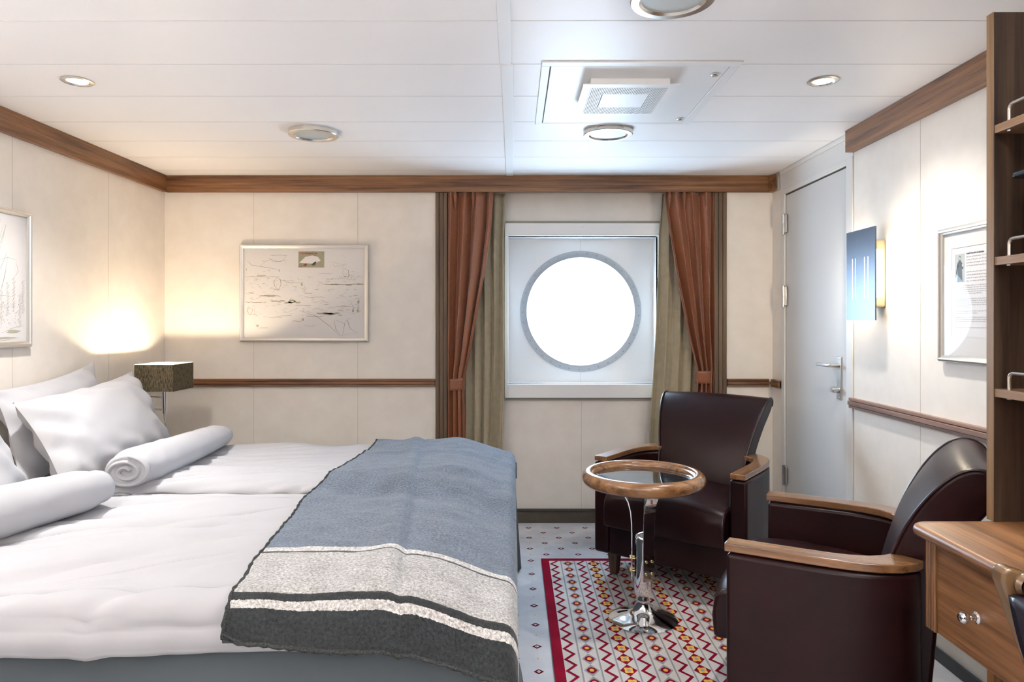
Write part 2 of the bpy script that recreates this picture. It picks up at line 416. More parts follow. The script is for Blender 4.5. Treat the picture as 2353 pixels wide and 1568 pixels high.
# crown mouldings
def crown_prof(z0, z1, d): return [(0, z0), (d, z0), (d, z0+.036), (d-.0015, z0+.0375), (d-.0015, z0+.039), (d, z0+.0405), (d, z1), (0, z1)]
zc0, zc1 = 2.010, H-.001
mb = MB(); mb.loft([[(x, YB-d, z) for d, z in crown_prof(zc0, zc1, .030)] for x in (XL+.02, 1.5185)])
mb.loft([[(1.5185+a, YB-b, z) for z in (zc0, zc1) for a, b in ((0, 0), (0, .030), (.032, .095), (.036, .095), (.036, 0))][:5], [(1.5185+a, YB-b, zc1) for a, b in ((0, 0), (0, .030), (.032, .095), (.036, .095), (.036, 0))]])
struct('trim_2', mb, 'wood_x', smooth=0)
mb = MB(); mb.box(1.540, 1.5545, 4.06, 4.085, zc0, zc1); struct('trim_3', mb, 'steel', bevel=.001)
mb = MB(); mb.loft([[(XL+d, y, z) for d, z in crown_prof(zc0, zc1, .026)] for y in (YR, YB-.0305)]); struct('trim_4', mb, 'wood_y', smooth=0)
mb = MB(); mb.loft([[(XR-d, y, z) for d, z in crown_prof(zc0, zc1, .040)] for y in (YR, 3.18)]); struct('trim_5', mb, 'wood_y', smooth=0)
# chair rails: three grooved bands
def rail(mb, a, b, z0, z1, d, along, base):
    bands = [(0, .26, .8), (.30, .70, 1.0), (.74, 1.0, .8)]
    hh = z1-z0
    for p0, p1, k in bands:
        q = (z0+hh*p0, z0+hh*p1)
        if along == 'x': mb.box(a, b, base-d*k, base, *q, 0)
        elif along == 'y+': mb.box(base, base+d*k, a, b, *q, 0)
        else: mb.box(base-d*k, base, a, b, *q, 0)
    if along == 'x': mb.box(a, b, base-d*.5, base, z0+.002, z1-.002, 1)
    elif along == 'y+': mb.box(base, base+d*.5, a, b, z0+.002, z1-.002, 1)
    else: mb.box(base-d*.5, base, a, b, z0+.002, z1-.002, 1)
mb = MB(); rail(mb, XL+.026, -.4705, .848, .893, .024, 'x', YB); struct('trim_6', mb, ['rail_x', 'gap'], bevel=.0015)
mb = MB(); rail(mb, 1.280, XR-.026, .848, .893, .024, 'x', YB); struct('trim_7', mb, ['rail_x', 'gap'], bevel=.0015)
mb = MB(); rail(mb, YR, YB-.03, .848, .893, .022, 'y+', XL); struct('trim_8', mb, ['rail_x', 'gap'], bevel=.0015)
mb = MB(); rail(mb, 4.035, YB-.026, .848, .893, .026, 'y-', XR); struct('trim_9', mb, ['rail_x', 'gap'], bevel=.0015)
mb = MB(); rail(mb, YR, 3.19, .843, .889, .026, 'y-', XR); struct('trim_10', mb, ['rail_lit', 'gap'], bevel=.0015)
# reeded upright panels either side of the window curtains
for nm, x0, x1 in (('trim_11', -.4685, -.3955), ('trim_12', 1.2020, 1.2775)):
    mb = MB(); w_ = (x1-x0)
    for k in range(3): mb.box(x0+w_*k/3+.0012, x0+w_*(k+1)/3-.0012, YB-.014, YBAY-.001, .08, zc0-.001, 0)
    mb.box(x0+.002, x1-.002, YB-.009, YBAY-.001, .08, zc0-.001, 1)
    struct(nm, mb, ['rib', 'gap'], bevel=.002)
# skirting
mb = MB(); mb.box(-.39, 1.20, YBAY-.008, YBAY, 0, .074, 0); mb.box(-.39, 1.20, YBAY-.014, YBAY, .074, .086, 1)
struct('baseboard_back', mb, ['skirtcarpet', 'gap'], smooth=0)
M['skirting_dark'] = mat('skirting_dark', srgb(46, 50, 54), .3)
mb = MB(); mb.box(XR-.012, XR, YR, DY0-.01, 0, .045); struct('baseboard_right', mb, 'skirting_dark', bevel=.003)
mb = MB(); mb.box(XL, XL+.012, YR, YB, 0, .05); struct('baseboard_left', mb, 'skirting_dark', bevel=.003)

# ---------------------------------------------------------------- window with porthole
wy = YBAY-.03
mb = MB(); ix0, ix1, iz0, iz1 = -.033, .886, .851, 1.762
mb.box(BX0, BX1, wy, YBAY+.05, iz1, BZ1); mb.box(BX0, BX1, wy, YBAY+.05, BZ0, iz0)
mb.box(BX0, ix0, wy, YBAY+.05, iz0, iz1); mb.box(ix1, BX1, wy, YBAY+.05, iz0, iz1)
# reveal walls
wb = 4.444
mb.box(ix0-.02, ix0, YBAY, wb+.02, iz0-.02, iz1+.02); mb.box(ix1, ix1+.02, YBAY, wb+.02, iz0-.02, iz1+.02)
mb.box(ix0, ix1, YBAY, wb+.02, iz0-.02, iz0); mb.box(ix0, ix1, YBAY, wb+.02, iz1, iz1+.02)
win = struct('window_1', mb, 'winwhite', bevel=.0015)
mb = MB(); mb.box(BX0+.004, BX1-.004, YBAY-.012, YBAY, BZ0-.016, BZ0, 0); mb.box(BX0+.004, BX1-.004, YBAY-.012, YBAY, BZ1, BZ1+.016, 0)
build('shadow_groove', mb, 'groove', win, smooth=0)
PX, PZ, PR, PG = .4275, 1.3010, .3855, .3438
mb = MB(); n = 96; xs0, xs1, zs0, zs1 = ix0, ix1, iz0, iz1
inner = [(PX+PG*math.cos(2*PI*i/n), PZ+PG*math.sin(2*PI*i/n)) for i in range(n)]
def rect_hit(a):
    c, s_ = math.cos(a), math.sin(a); t = 1e9
    if c > 1e-9: t = min(t, (xs1-PX)/c)
    if c < -1e-9: t = min(t, (xs0-PX)/c)
    if s_ > 1e-9: t = min(t, (zs1-PZ)/s_)
    if s_ < -1e-9: t = min(t, (zs0-PZ)/s_)
    return (PX+c*t, PZ+s_*t)
outer = [list(rect_hit(2*PI*i/n)) for i in range(n)]
for cx_, cz_ in ((xs0, zs0), (xs0, zs1), (xs1, zs0), (xs1, zs1)):
    k = min(range(n), key=lambda i: (outer[i][0]-cx_)**2+(outer[i][1]-cz_)**2); outer[k] = [cx_, cz_]
mb.loft([[(a, wb, b) for a, b in inner], [(a, wb, b) for a, b in outer]], caps=False)
mb.box(PX-.001, PX+.001, wb-.0006, wb, PZ+PR, iz1, 1); mb.box(PX-.001, PX+.001, wb-.0006, wb, iz0, PZ-PR, 1)
build('back_panel', mb, ['winwhite', 'seam_w'], win, smooth=0)
mb = MB(); mb.lathe([(PG, 0), (PG, -.010), (PG+.003, -.012), (PR-.003, -.012), (PR, -.009), (PR, 0)], (PX, wb, PZ), 96, axis='y')
ring = build('porthole_ring', mb, 'portring', win)
for k in range(37):
    a = 2*PI*k/37+.1; r = (PR+PG)/2+.006
    q = MB(); q.lathe([(.0001, -.0155), (.0035, -.015), (.0052, -.0125), (.0054, -.011)], (PX+r*math.cos(a), wb, PZ+r*math.sin(a)), 10, axis='y')
    build('screw', q, 'screw', ring)
mb = MB(); mb.lathe([(PG-.0005, -.004), (PG-.0005, .05), (PG-.003, .052), (PG-.003, .10)], (PX, wb, PZ), 96, axis='y')
build('porthole_tube', mb, 'tube', win)
mb = MB(); mb.poly([(PX+(PG)*math.cos(2*PI*i/64), wb+.05, PZ+(PG)*math.sin(2*PI*i/64)) for i in range(64)]); build('glass_pane', mb, 'pane', win, smooth=0)
for z in (BZ0+.018, BZ1-.018):
    mb = MB(); mb.lathe([(.0001, -.003), (.006, -.002), (.007, 0)], ((1339-CX)*wy/F, wy, z), 14, axis='y'); build('cover_cap', mb, 'winwhite', win)

# ---------------------------------------------------------------- door in the right wall
mb = MB(); T = XR
mb.box(T-.006, T+.06, DY1-.045, DY1, 0, 1.995); mb.box(T-.006, T+.06, DY0, DY0+.060, 0, 1.995)
mb.box(T-.006, T+.06, DY0+.060, DY1-.045, 1.966, 1.995)
mb.box(T-.003, T+.004, DY0, DY1, 1.995, H-.022); mb.box(T-.012, T+.004, DY0, DY1+.01, H-.022, H-.001)
door = struct('door_1', mb, 'frame_w', bevel=.002)
mb = MB(); mb.box(T+.002, T+.042, DY0+.066, DY1-.052, .012, 1.957); mb.box(T+.004, T+.05, DY0+.060, DY1-.045, .0, 1.966, 1)
leaf = build('door_leaf', mb, ['door', 'gap'], door, bevel=.002)
for zt, zb in ((1.855, 1.734), (1.445, 1.320), (.42, .30)):
    mb = MB(); y = DY1-.048
    zm = (zt+zb)/2
    mb.lathe([(.0001, zb), (.008, zb), (.008, zm-.001)], (T-.012, y, 0), 14); mb.lathe([(.0092, zm+.001), (.0092, zt-.002), (.0001, zt)], (T-.012, y, 0), 14)
    mb.box(T-.008, T-.003, y-.035, y+.03, zb+.01, zt-.01)
    build('hinge', mb, 'steel', door, bevel=.001)
mb = MB(); mb.box(T-.006, T+.003, DY0+.115, DY0+.155, .865, 1.070); hp = build('handle_plate', mb, 'steel', leaf, bevel=.002)
mb = MB(); mb.tube([(T-.004, DY0+.135, 1.028), (T-.05, DY0+.135, 1.028)], .009, 14)
mb.box(T-.060, T-.044, DY0+.125, DY0+.265, 1.020, 1.036); build('lever_handle', mb, 'steel', hp, bevel=.004, seg=3)
mb = MB(); mb.tube([(T-.004, DY0+.135, .912), (T-.034, DY0+.135, .912)], .015, 18); mb.tube([(T-.034, DY0+.135, .912), (T-.040, DY0+.135, .912)], .012, 18); build('lock_cylinder', mb, 'steel', hp)
for z in (.873, 1.062):
    for y in (DY0+.123, DY0+.147):
        mb = MB(); mb.lathe([(.0001, -.0085), (.003, -.008), (.0035, -.006)], (T, y, z), 8, axis='x'); build('screw', mb, 'screw', hp)

# ================================================================ CEILING FITTINGS
def downlight(x, y, label):
    t = thing('ceiling_light', (x, y, H), label, 'ceiling light', 'large round ceiling downlights')
    R_ = .112
    mb = MB(); mb.lathe([(R_, 0), (R_, -.019), (R_-.003, -.022), (R_-.024, -.0225), (R_-.026, -.020), (R_-.030, -.016)], (0, 0, 0), 64)
    build('ring', mb, 'nickel', t, local=True)
    mb = MB(); mb.lathe([(.0001, -.0145), (.04, -.0150), (R_-.029, -.0158)], (0, 0, 0), 48); build('frosted_lens', mb, 'frost', t, local=True)
downlight(-.916, 3.19, 'brushed nickel round ceiling light with unlit frosted lens above the bed')
downlight(.432, 3.18, 'brushed nickel round ceiling light, unlit, just beyond the ceiling hatch toward the porthole')
downlight(.422, 1.845, 'large unlit round ceiling light cut by the top edge of the photo')
def spot(x, y, label, en, grp='small lit ceiling spotlights'):
    t = thing('spotlight', (x, y, H), label, 'spotlight', grp)
    mb = MB(); mb.lathe([(.054, 0), (.0545, -.003), (.050, -.0055), (.040, -.006), (.0375, -.003), (.036, -.001)], (0, 0, 0), 48); build('rim', mb, 'nickel', t, local=True)
    mb = MB(); mb.lathe([(.0001, -.0050), (.020, -.0045), (.0345, -.0015)], (0, 0, 0), 32); build('lit_lens', mb, 'lit', t, local=True)
    l = light('spot_lamp', 'SPOT', (0, 0, -.012), en, (1.0, .965, .92), .03, angle=2.3, blend=1.0); l.parent = t
spot(-1.577, 2.518, 'small round lit spotlight in the ceiling above the bed pillows', 60)
spot(1.118, 2.516, 'small round lit spotlight in the ceiling between the hatch and the sconce wall', 30)
for x, y in ((-1.577, .9), (1.118, .9)):  # two more spots added out of view for their light, without fixtures
    l = light('spot_lamp', 'SPOT', (x, y, H-.012), 26, (1.0, .965, .92), .03, angle=2.3, blend=1.0)

# ceiling hatch
t = thing('ceiling_hatch', ((.095+.768)/2, 2.70, H), 'white rectangular ceiling access hatch holding the air vent', 'hatch')
mb = MB(); hx0, hx1, hy0, hy1 = .095, .768, 2.327, 3.069
for b in ((hx0, hx1, hy0, hy0+.037), (hx0, hx1, hy1-.028, hy1), (hx0, hx0+.029, hy0+.037, hy1-.028), (hx1-.031, hx1, hy0+.037, hy1-.028)): mb.box(b[0], b[1], b[2], b[3], H-.0045, H-.0002)
build('hatch_frame', mb, 'white', t, bevel=.0015)
mb = MB(); mb.box(hx0+.033, hx1-.034, hy0+.039, hy1-.030, H-.0035, H-.0004); pn = build('hatch_panel', mb, 'white', t, bevel=.001)
mb = MB(); mb.box(hx0+.029, hx0+.033, hy0+.038, hy1-.029, H-.0012, H-.0003); build('gap_strip', mb, 'gap', t, smooth=0)
mb = MB(); mb.box(hx0+.033, hx1-.031, hy0+.037, hy0+.039, H-.0030, H-.0003); mb.box(hx0+.033, hx1-.031, hy1-.030, hy1-.028, H-.0030, H-.0003); mb.box(hx1-.034, hx1-.031, hy0+.038, hy1-.029, H-.0030, H-.0003)
for e in (0, 1): mb.box(hx0-.0015+e*(hx1-hx0+.0015), hx0+e*(hx1-hx0+.0015), hy0, hy1, H-.0009, H-.0001); mb.box(hx0, hx1, hy0-.0015+e*(hy1-hy0+.0015), hy0+e*(hy1-hy0+.0015), H-.0009, H-.0001)
build('panel_gap', mb, 'seam', t, smooth=0)
for x, y in ((.706, 2.439), (.711, 2.972)):
    mb = MB(); mb.lathe([(.0135, -.003), (.0135, -.008), (.011, -.0095), (.006, -.0095), (.0055, -.006), (.0001, -.006)], (x, y, H), 24); mb.box(x-.010, x+.010, y-.002, y+.002, H-.012, H-.009)
    build('turn_lock', mb, 'chrome', t)
t = thing('air_vent', (.4175, 2.638, H-.036), 'square white slatted air vent hanging below the ceiling hatch', 'vent')
vx0, vx1, vy0, vy1 = .2465, .5885, 2.452, 2.824; zt = H-.036
mb = MB(); mb.box(vx0+.030, vx1-.030, vy0+.03, vy1-.03, zt+.004, H-.004); build('vent_collar', mb, 'grey_plastic' if False else 'winwhite', t, smooth=0)
sx0, sx1, sy0, sy1 = vx0+.030, vx1-.036, vy0+.034, vy1-.026
mb = MB()
mb.box(vx0, vx1, vy0, sy0, zt, zt+.003); mb.box(vx0, vx1, sy1, vy1, zt, zt+.003); mb.box(vx0, sx0, sy0, sy1, zt, zt+.003); mb.box(sx1, vx1, sy0, sy1, zt, zt+.003)
cx0, cx1, cy0, cy1 = sx0+.052, sx1-.056, sy0+.072, sy1-.085
mb.box(cx0, cx1, cy0, cy1, zt, zt+.003)
build('vent_plate', mb, 'white', t, smooth=0)
mb = MB(); ns = 46
for k in range(ns):
    x = sx0+(sx1-sx0)*(k+.5)/ns; hw = (sx1-sx0)/ns*.30
    if cx0-hw < x < cx1+hw:
        mb.box(x-hw, x+hw, sy0, cy0, zt, zt+.003); mb.box(x-hw, x+hw, cy1, sy1, zt, zt+.003)
    else: mb.box(x-hw, x+hw, sy0, sy1, zt, zt+.003)
build('slats', mb, 'white', t, smooth=0)
M['vent_dark'] = mat('vent_inside', srgb(120, 124, 130), .6)
mb = MB(); mb.box(sx0-.004, sx1+.004, sy0-.004, sy1+.004, zt+.0032, zt+.0040); build('vent_inside', mb, 'vent_dark', t, smooth=0)

# ================================================================ WALL THINGS
FP = [(0, .001), (0, .014), (.003, .022), (.009, .026), (.014, .024), (.016, .019), (.022, .016), (.024, .008), (.024, .001)]
def stroke(mb, pts, w_, mp, mi):
    """flat ink stroke through 2-D points, mapped to the sheet"""
    n = len(pts); L_, R_ = [], []
    for i, (a, b) in enumerate(pts):
        p0 = pts[max(i-1, 0)]; p1 = pts[min(i+1, n-1)]; dx, dy = p1[0]-p0[0], p1[1]-p0[1]; l = math.hypot(dx, dy) or 1
        ww = w_*(.35 if i in (0, n-1) else 1)
        L_.append(mp(a-dy/l*ww, b+dx/l*ww)); R_.append(mp(a+dy/l*ww, b-dx/l*ww))
    o = len(mb.v); mb.v += [tuple(q) for q in L_+R_]
    for i in range(n-1): mb.f.append((o+i, o+i+1, o+n+i+1, o+n+i)); mb.m.append(mi)
def blob(mb, cx_, cy_, rx, ry, mp, mi, rnd, n=12):
    mb.poly([mp(cx_+rx*math.cos(2*PI*i/n)*rnd.uniform(.6, 1.1), cy_+ry*math.sin(2*PI*i/n)*rnd.uniform(.6, 1.1)) for i in range(n)], mi)

# landscape print on the back wall
x0, x1, z0, z1 = (553-CX)*YB/F, (847.5-CX)*YB/F, CH-(786-CY)*(YB-.02)/F, CH+(CY-562)*(YB-.02)/F
t = thing('framed_print', ((x0+x1)/2, YB, z0), 'silver framed landscape sketch print on the back wall above the bed', 'picture')
W_, H_ = x1-x0, z1-z0
frame_on('frame', t, (x0, YB, z0), (1, 0, 0), (0, 0, 1), (0, -1, 0), W_, H_, FP, 'silver')
mb = MB(); yy = YB-.010; mb.box(x0+.02, x1-.02, yy, YB-.002, z0+.02, z1-.02, 0)
bx, bz, bw, bh = x0+.028, z0+.028, W_-.056, H_-.056
mp = lambda a, b: (bx+a*bw, yy-.0006, bz+b*bh)
rnd = random.Random(7)
def hline(a0, a1, b, jit, w_, mi, seg=9):
    pts = [(a0+(a1-a0)*i/seg, b+rnd.uniform(-jit, jit)) for i in range(seg+1)]; stroke(mb, pts, w_, mp, mi)
for a0, a1, b, j, w_, mi in [(0, .3, .69, .006, .0016, 1), (.1, .18, .70, .004, .0028, 1), (.3, .42, .645, .01, .0012, 1), (.62, .74, .725, .004, .0012, 1),
        (.66, .99, .60, .006, .003, 1), (.72, .8, .598, .003, .006, 3), (.85, .9, .592, .003, .006, 3), (.94, 1, .603, .003, .007, 3), (.68, .86, .665, .003, .0012, 1),
        (.12, .3, .465, .006, .005, 3), (.16, .26, .475, .003, .007, 3), (.22, .34, .41, .004, .004, 1), (0, .16, .40, .008, .002, 1), (.33, .47, .40, .012, .008, 3),
        (.35, .5, .62, .004, .0012, 1), (.5, .57, .5, .004, .0018, 1), (.5, .68, .455, .006, .0014, 1), (.42, .56, .36, .006, .002, 1), (.26, .4, .24, .006, .0012, 1),
        (.2, .32, .225, .004, .001, 1), (.4, .48, .18, .008, .0016, 1), (.6, .8, .27, .006, .008, 3), (.52, .66, .235, .006, .002, 1), (.78, .82, .25, .004, .004, 3),
        (.12, .2, .105, .003, .0018, 1), (.5, .6, .13, .01, .0011, 1), (.76, .9, .35, .004, .001, 1), (.14, .32, .86, .03, .001, 1), (.22, .36, .93, .004, .001, 1), (.74, .86, .82, .02, .0009, 1)]:
    hline(a0, a1, b, j, w_, mi)
for _ in range(210):
    a = rnd.random(); b = rnd.choice([rnd.gauss(.62, .05), rnd.gauss(.42, .07), rnd.gauss(.3, .05), rnd.gauss(.55, .12)])
    if not .05 < b < .95: continue
    l = rnd.uniform(.008, .05); th = rnd.gauss(0, .15)
    if a+l > .99: continue
    stroke(mb, [(a, b), (a+l*.5, b+l*th+rnd.uniform(-.003, .003)), (a+l, b+l*th*2)], rnd.uniform(.0007, .0018), mp, rnd.choice([1, 1, 3]))
for _ in range(120):
    a, b = rnd.uniform(.05, .97), rnd.uniform(.1, .93); blob(mb, a, b, rnd.uniform(.001, .003), rnd.uniform(.0012, .004), mp, rnd.choice([1, 3]), rnd, 6)
for _ in range(70):
    a, b = rnd.gauss(.9, .05), rnd.gauss(.685, .02)
    if a < .985: stroke(mb, [(a, b), (a+rnd.uniform(-.004, .004), b+.012)], .0012, mp, 1)
for pts in ([(.27, .68), (.30, .655), (.305, .6), (.285, .54), (.25, .58), (.245, .63), (.27, .68)], [(.21, .55), (.27, .545), (.285, .54)], [(.245, .63), (.3, .66)],
            [(.03, .35), (.025, .29), (.045, .25)], [(.03, .35), (.07, .31), (.045, .25)], [(.085, .35), (.08, .27)], [(.0, .26), (.09, .255)],
            [(.83, .79), (.87, .76), (.875, .70), (.86, .66)], [(.82, .72), (.83, .79)], [(.82, .72), (.85, .67)],
            [(.46, .3), (.6, .24), (.72, .12), (.8, .01)], [(.75, .2), (.765, .09), (.81, .01)], [(.75, .2), (.84, .155), (.82, .01)], [(.84, .155), (.86, .2), (.885, .1), (.94, .05)], [(.94, .05), (.84, .03)],
            [(.89, .4), (.915, .33), (.9, .28)], [(.96, .4), (.95, .33), (.965, .28)], [(.915, .33), (.965, .34)], [(.5, .6), (.5, .53)], [(.43, .58), (.43, .54)], [(.32, .87), (.35, .93)],
            [(.02, .87), (.06, .82), (.2, .79), (.28, .77)], [(.14, .82), (.17, .85)], [(.2, .9), (.27, .86), (.36, .875)], [(.72, .86), (.86, .81)], [(.49, .33), (.495, .29)]):
    stroke(mb, pts, .0016, mp, 1)
for a, b, rx, ry in ((.395, .405, .035, .028), (.48, .6, .009, .018), (.11, .13, .014, .018), (.91, .3, .01, .02), (.95, .3, .012, .02), (.955, .4, .01, .025), (.49, .2, .01, .02), (.29, .76, .005, .016), (.015, .77, .004, .014), (.7, .265, .06, .016)):
    blob(mb, a, b, rx, ry, mp, 3, rnd)
mp2 = lambda a, b: (bx+a*bw, yy-.0009, bz+b*bh)
blob(mb, .40, .405, .014, .009, mp2, 0, rnd)
def rct(a0, a1, b0, b1, mi, mpx): mb.poly([mpx(a0, b0), mpx(a1, b0), mpx(a1, b1), mpx(a0, b1)], mi)
rct(.452, .668, .793, .975, 4, mp2)
mp3 = lambda a, b: (bx+a*bw, yy-.0012, bz+b*bh)
mb.poly([mp3(a, b) for a, b in ((.458, .845), (.51, .915), (.57, .93), (.615, .915), (.64, .87), (.6, .85), (.58, .835), (.53, .84))], 0)
mb.poly([mp3(a, b) for a, b in ((.56, .83), (.60, .865), (.595, .82), (.57, .815))], 5)
mp4 = lambda a, b: (bx+a*bw, yy-.0015, bz+b*bh)
for _ in range(46): blob(mb, rnd.uniform(.47, .61), rnd.gauss(.952, .006), .006, .004, mp4, 6, rnd, 6)
for _ in range(18): blob(mb, rnd.uniform(.46, .52), rnd.gauss(.815, .012), .006, .006, mp4, 6, rnd, 6)
M['photo_olive'] = mat('print_olive', srgb(158, 154, 130), .8)
build('print_sheet', mb, ['paper', 'ink', 'ink2', 'ink_olive', 'photo_olive', 'ink_dark', 'ink_rust'], t, smooth=0, fix=False)
mb = MB(); mb.poly([(x0+.02, YB-.0145, z0+.02), (x1-.02, YB-.0145, z0+.02), (x1-.02, YB-.0145, z1-.02), (x0+.02, YB-.0145, z1-.02)]); build('glass', mb, 'pane', t, smooth=0)

# print on the left wall
y0, y1, z0, z1 = 2.24, 3.000, 1.130, 1.705
t = thing('framed_print', (XL, (y0+y1)/2, z0), 'silver framed print of reeds and grasses on the left wall over the pillows', 'picture')
frame_on('frame', t, (XL, y0, z0), (0, 1, 0), (0, 0, 1), (1, 0, 0), y1-y0, z1-z0, FP, 'silver')
mb = MB(); xx = XL+.010; mb.box(XL+.002, xx, y0+.02, y1-.02, z0+.02, z1-.02, 0)
by, bz, bw, bh = y0+.03, z0+.03, y1-y0-.06, z1-z0-.06; rnd = random.Random(3)
mp = lambda a, b: (xx+.0006, by+a*bw, bz+b*bh)
for _ in range(60):
    a = rnd.uniform(.3, .86); b = rnd.uniform(.42, .98); l = rnd.uniform(.08, .3); k = -.35+rnd.uniform(-.1, .15)
    if b-l < .3: continue
    stroke(mb, [(a, b), (a+k*l*.4, b-l*.5), (a+k*l*.9, b-l)], rnd.uniform(.001, .002), mp, 2)
for c in (.80, .85, .90, .95, .98):
    bb = rnd.uniform(.35, .5)
    for k in range(34): stroke(mb, [(c+rnd.uniform(-.016, .004), bb-k*.008), (c+rnd.uniform(0, .018), bb-k*.008+.012)], .0016, mp, 1)
for _ in range(60):
    a, b = rnd.uniform(.7, .97), rnd.uniform(.08, .3); stroke(mb, [(a, b), (a+rnd.uniform(-.012, .012), b+rnd.uniform(.005, .02))], .002, mp, 1)
for a, b, rx, ry in ((.72, .155, .07, .03), (.9, .07, .07, .014), (.68, .47, .045, .02), (.8, .02, .12, .01), (.62, .3, .04, .03)): blob(mb, a, b, rx, ry, mp, 3, rnd)
blob(mb, .70, .475, .02, .014, lambda a, b: (xx+.0009, by+a*bw, bz+b*bh), 4, rnd)
for pts in ([(.78, .63), (.85, .665), (.93, .65)], [(.6, .34), (.8, .36), (.88, .35)], [(.92, .64), (.94, .56), (.9, .5)], [(.8, .06), (.9, .1), (.99, .12)], [(.7, .03), (.82, .0), (.95, .02)], [(.6, .27), (.75, .265), (.93, .27)]):
    stroke(mb, pts, .0013, mp, 2)
build('print_sheet', mb, ['paper', 'ink', 'ink2', 'ink_olive', 'ink_dark'], t, smooth=0, fix=False)
mb = MB(); mb.poly([(XL+.0145, y0+.02, z0+.02), (XL+.0145, y1-.02, z0+.02), (XL+.0145, y1-.02, z1-.02), (XL+.0145, y0+.02, z1-.02)]); build('glass', mb, 'pane', t, smooth=0)

# framed biography on the right wall
y0, y1, z0, z1 = 2.000, 2.520, 1.094, 1.570
t = thing('framed_document', (XR, (y0+y1)/2, z0), 'silver framed biography page with a small portrait photo beside the bookcase', 'picture')
frame_on('frame', t, (XR, y1, z0), (0, -1, 0), (0, 0, 1), (-1, 0, 0), y1-y0, z1-z0, FP, 'silver')
xx = XR-.010
mb = MB(); mb.box(xx, XR-.002, y0+.02, y1-.02, z0+.02, z1-.02, 0)
mpw = lambda a, b, k=0: (xx-.0006-.0003*k, y1-a, z1-b)          # a: metres from the left edge, b: metres from the top
def rc(a0, a1, b0, b1, mi, k=0): mb.poly([mpw(a0, b0, k), mpw(a1, b0, k), mpw(a1, b1, k), mpw(a0, b1, k)], mi)
ml, mt, mr_, mbm = .066, .076, .46, .385
rc(ml, mr_, mt, mt+.0016, 3); rc(ml, ml+.0016, mt, mbm, 2); rc(ml+.0016, mr_, mt+.0016, mbm, 1)
# portrait: a figure in a dark smock
rc(.084, .136, .098, .197, 4, 1)
def pl(pts, mi, k): mb.poly([mpw(.084+.052*a, .098+.099*b, k) for a, b in pts], mi)
pl([(.25, .98), (.30, .55), (.28, .32), (.42, .24), (.62, .24), (.78, .34), (.74, .55), (.80, .98)], 5, 2)
pl([(.28, .32), (.38, .42), (.14, .82), (.05, .80)], 5, 2); pl([(.72, .32), (.9, .48), (.78, .56), (.66, .42)], 5, 2)
pl([(.40, .24), (.42, .10), (.52, .05), (.64, .10), (.64, .24)], 5, 2)
pl([(.47, .22), (.47, .12), (.54, .09), (.61, .13), (.61, .22)], 6, 3); pl([(.72, .36), (.92, .36), (.9, .46), (.74, .46)], 6, 3); pl([(.02, .8), (.14, .8), (.12, .85), (.02, .85)], 6, 3)
build('page', mb, ['mount', 'paper', 'ink', 'ink_dark', 'photo_bg', 'photo_dark', 'photo_skin'], t, smooth=0, fix=False)
def text_mesh(mbx, s_, a, b, size, mi, k=2, bold=False):
    c = bpy.data.curves.new('txt', 'FONT'); c.body = s_; c.size = size; c.resolution_u = 1
    if bold: c.offset = size*.03
    o = bpy.data.objects.new('txt', c); COL.objects.link(o); bpy.context.view_layer.update()
    me = bpy.data.meshes.new_from_object(o.evaluated_get(bpy.context.evaluated_depsgraph_get()))
    mbx.add([mpw(a+q.co.x, b-q.co.y, k) for q in me.vertices], [tuple(f.vertices) for f in me.polygons], mi)
    bpy.data.objects.remove(o); bpy.data.meshes.remove(me); bpy.data.curves.remove(c)
mb = MB()
text_mesh(mb, 'Adolf Henrik Lindstrøm', .146, .103, .0092, 1, bold=True)
text_mesh(mb, '(1866-1939)', .255, .103, .0075, 0)
right = ['was born in Hammerfest, north Norway, and was', "known as 'The polar cook'. He participated in the", 'most famous Norwegian polar expeditions, both', 'the 2nd and 3rd Fram expeditions.', '',
         'Lindstrøm came from a poor Finnish immigrant', 'and had a hard-working, but happy childhood.', 'he was 15, he sailed on Arctic sealing and', 'ships, soon taking over the galley. After 2 years']
full = ['factors on land he was off again, sailing to ports in Norway and Europe. When', "Nansen's Fram expedition returned to Norway in 1896, Lindstrøm was hired", 'prepared for the triumphant trip down the coast. His talents and personality met',
        'Otto Sverdrup, and Lindstrøm was hired for the 2nd Fram expedition, to north', 'Greenland and the islands north of Canada 1898-1902.', '',
        "Lindstrøm's galley and his humour helped the 16-man expedition through the", 'Roald Amundsen therefore chose Lindstrøm for his first expedition, through the', 'west Passage with Gjøa 1903-06, and for the next, to the South Pole 1910-12',
        'Fram as expedition ship. Lindstrøm was the only one of the group wintering over', 'who did not leave the base camp.', '', '1914-15 Lindstrøm was again cook for Otto Sverdrup, this time on a rescue',
        'of two Russian ships icebound north of Siberia.', '', 'Lindstrøm married in 1917. In 1918 a silence prevented him going with Amundsen', 'on the Northeast Passage expedition with the Maud. During his last years he',
        'was found as an important polar veteran, also for the scientific collections', 'home.', '', 'All his medals and his honourable estate were bequeathed to the Norwegian', 'museum.']
for i, s_ in enumerate(right):
    if s_: text_mesh(mb, s_, .146, .1135+i*.0103, .0072, 0)
for i, s_ in enumerate(full):
    if s_: text_mesh(mb, s_, .083, .2105+i*.0070+(.0035*(i > 5)), .0064, 0)
build('printed_text', mb, ['text', 'text_b'], t, smooth=0, fix=False)
mb = MB(); mb.poly([(XR-.0145, y0+.02, z0+.02), (XR-.0145, y1-.02, z0+.02), (XR-.0145, y1-.02, z1-.02), (XR-.0145, y0+.02, z1-.02)]); build('glass', mb, 'pane', t, smooth=0)

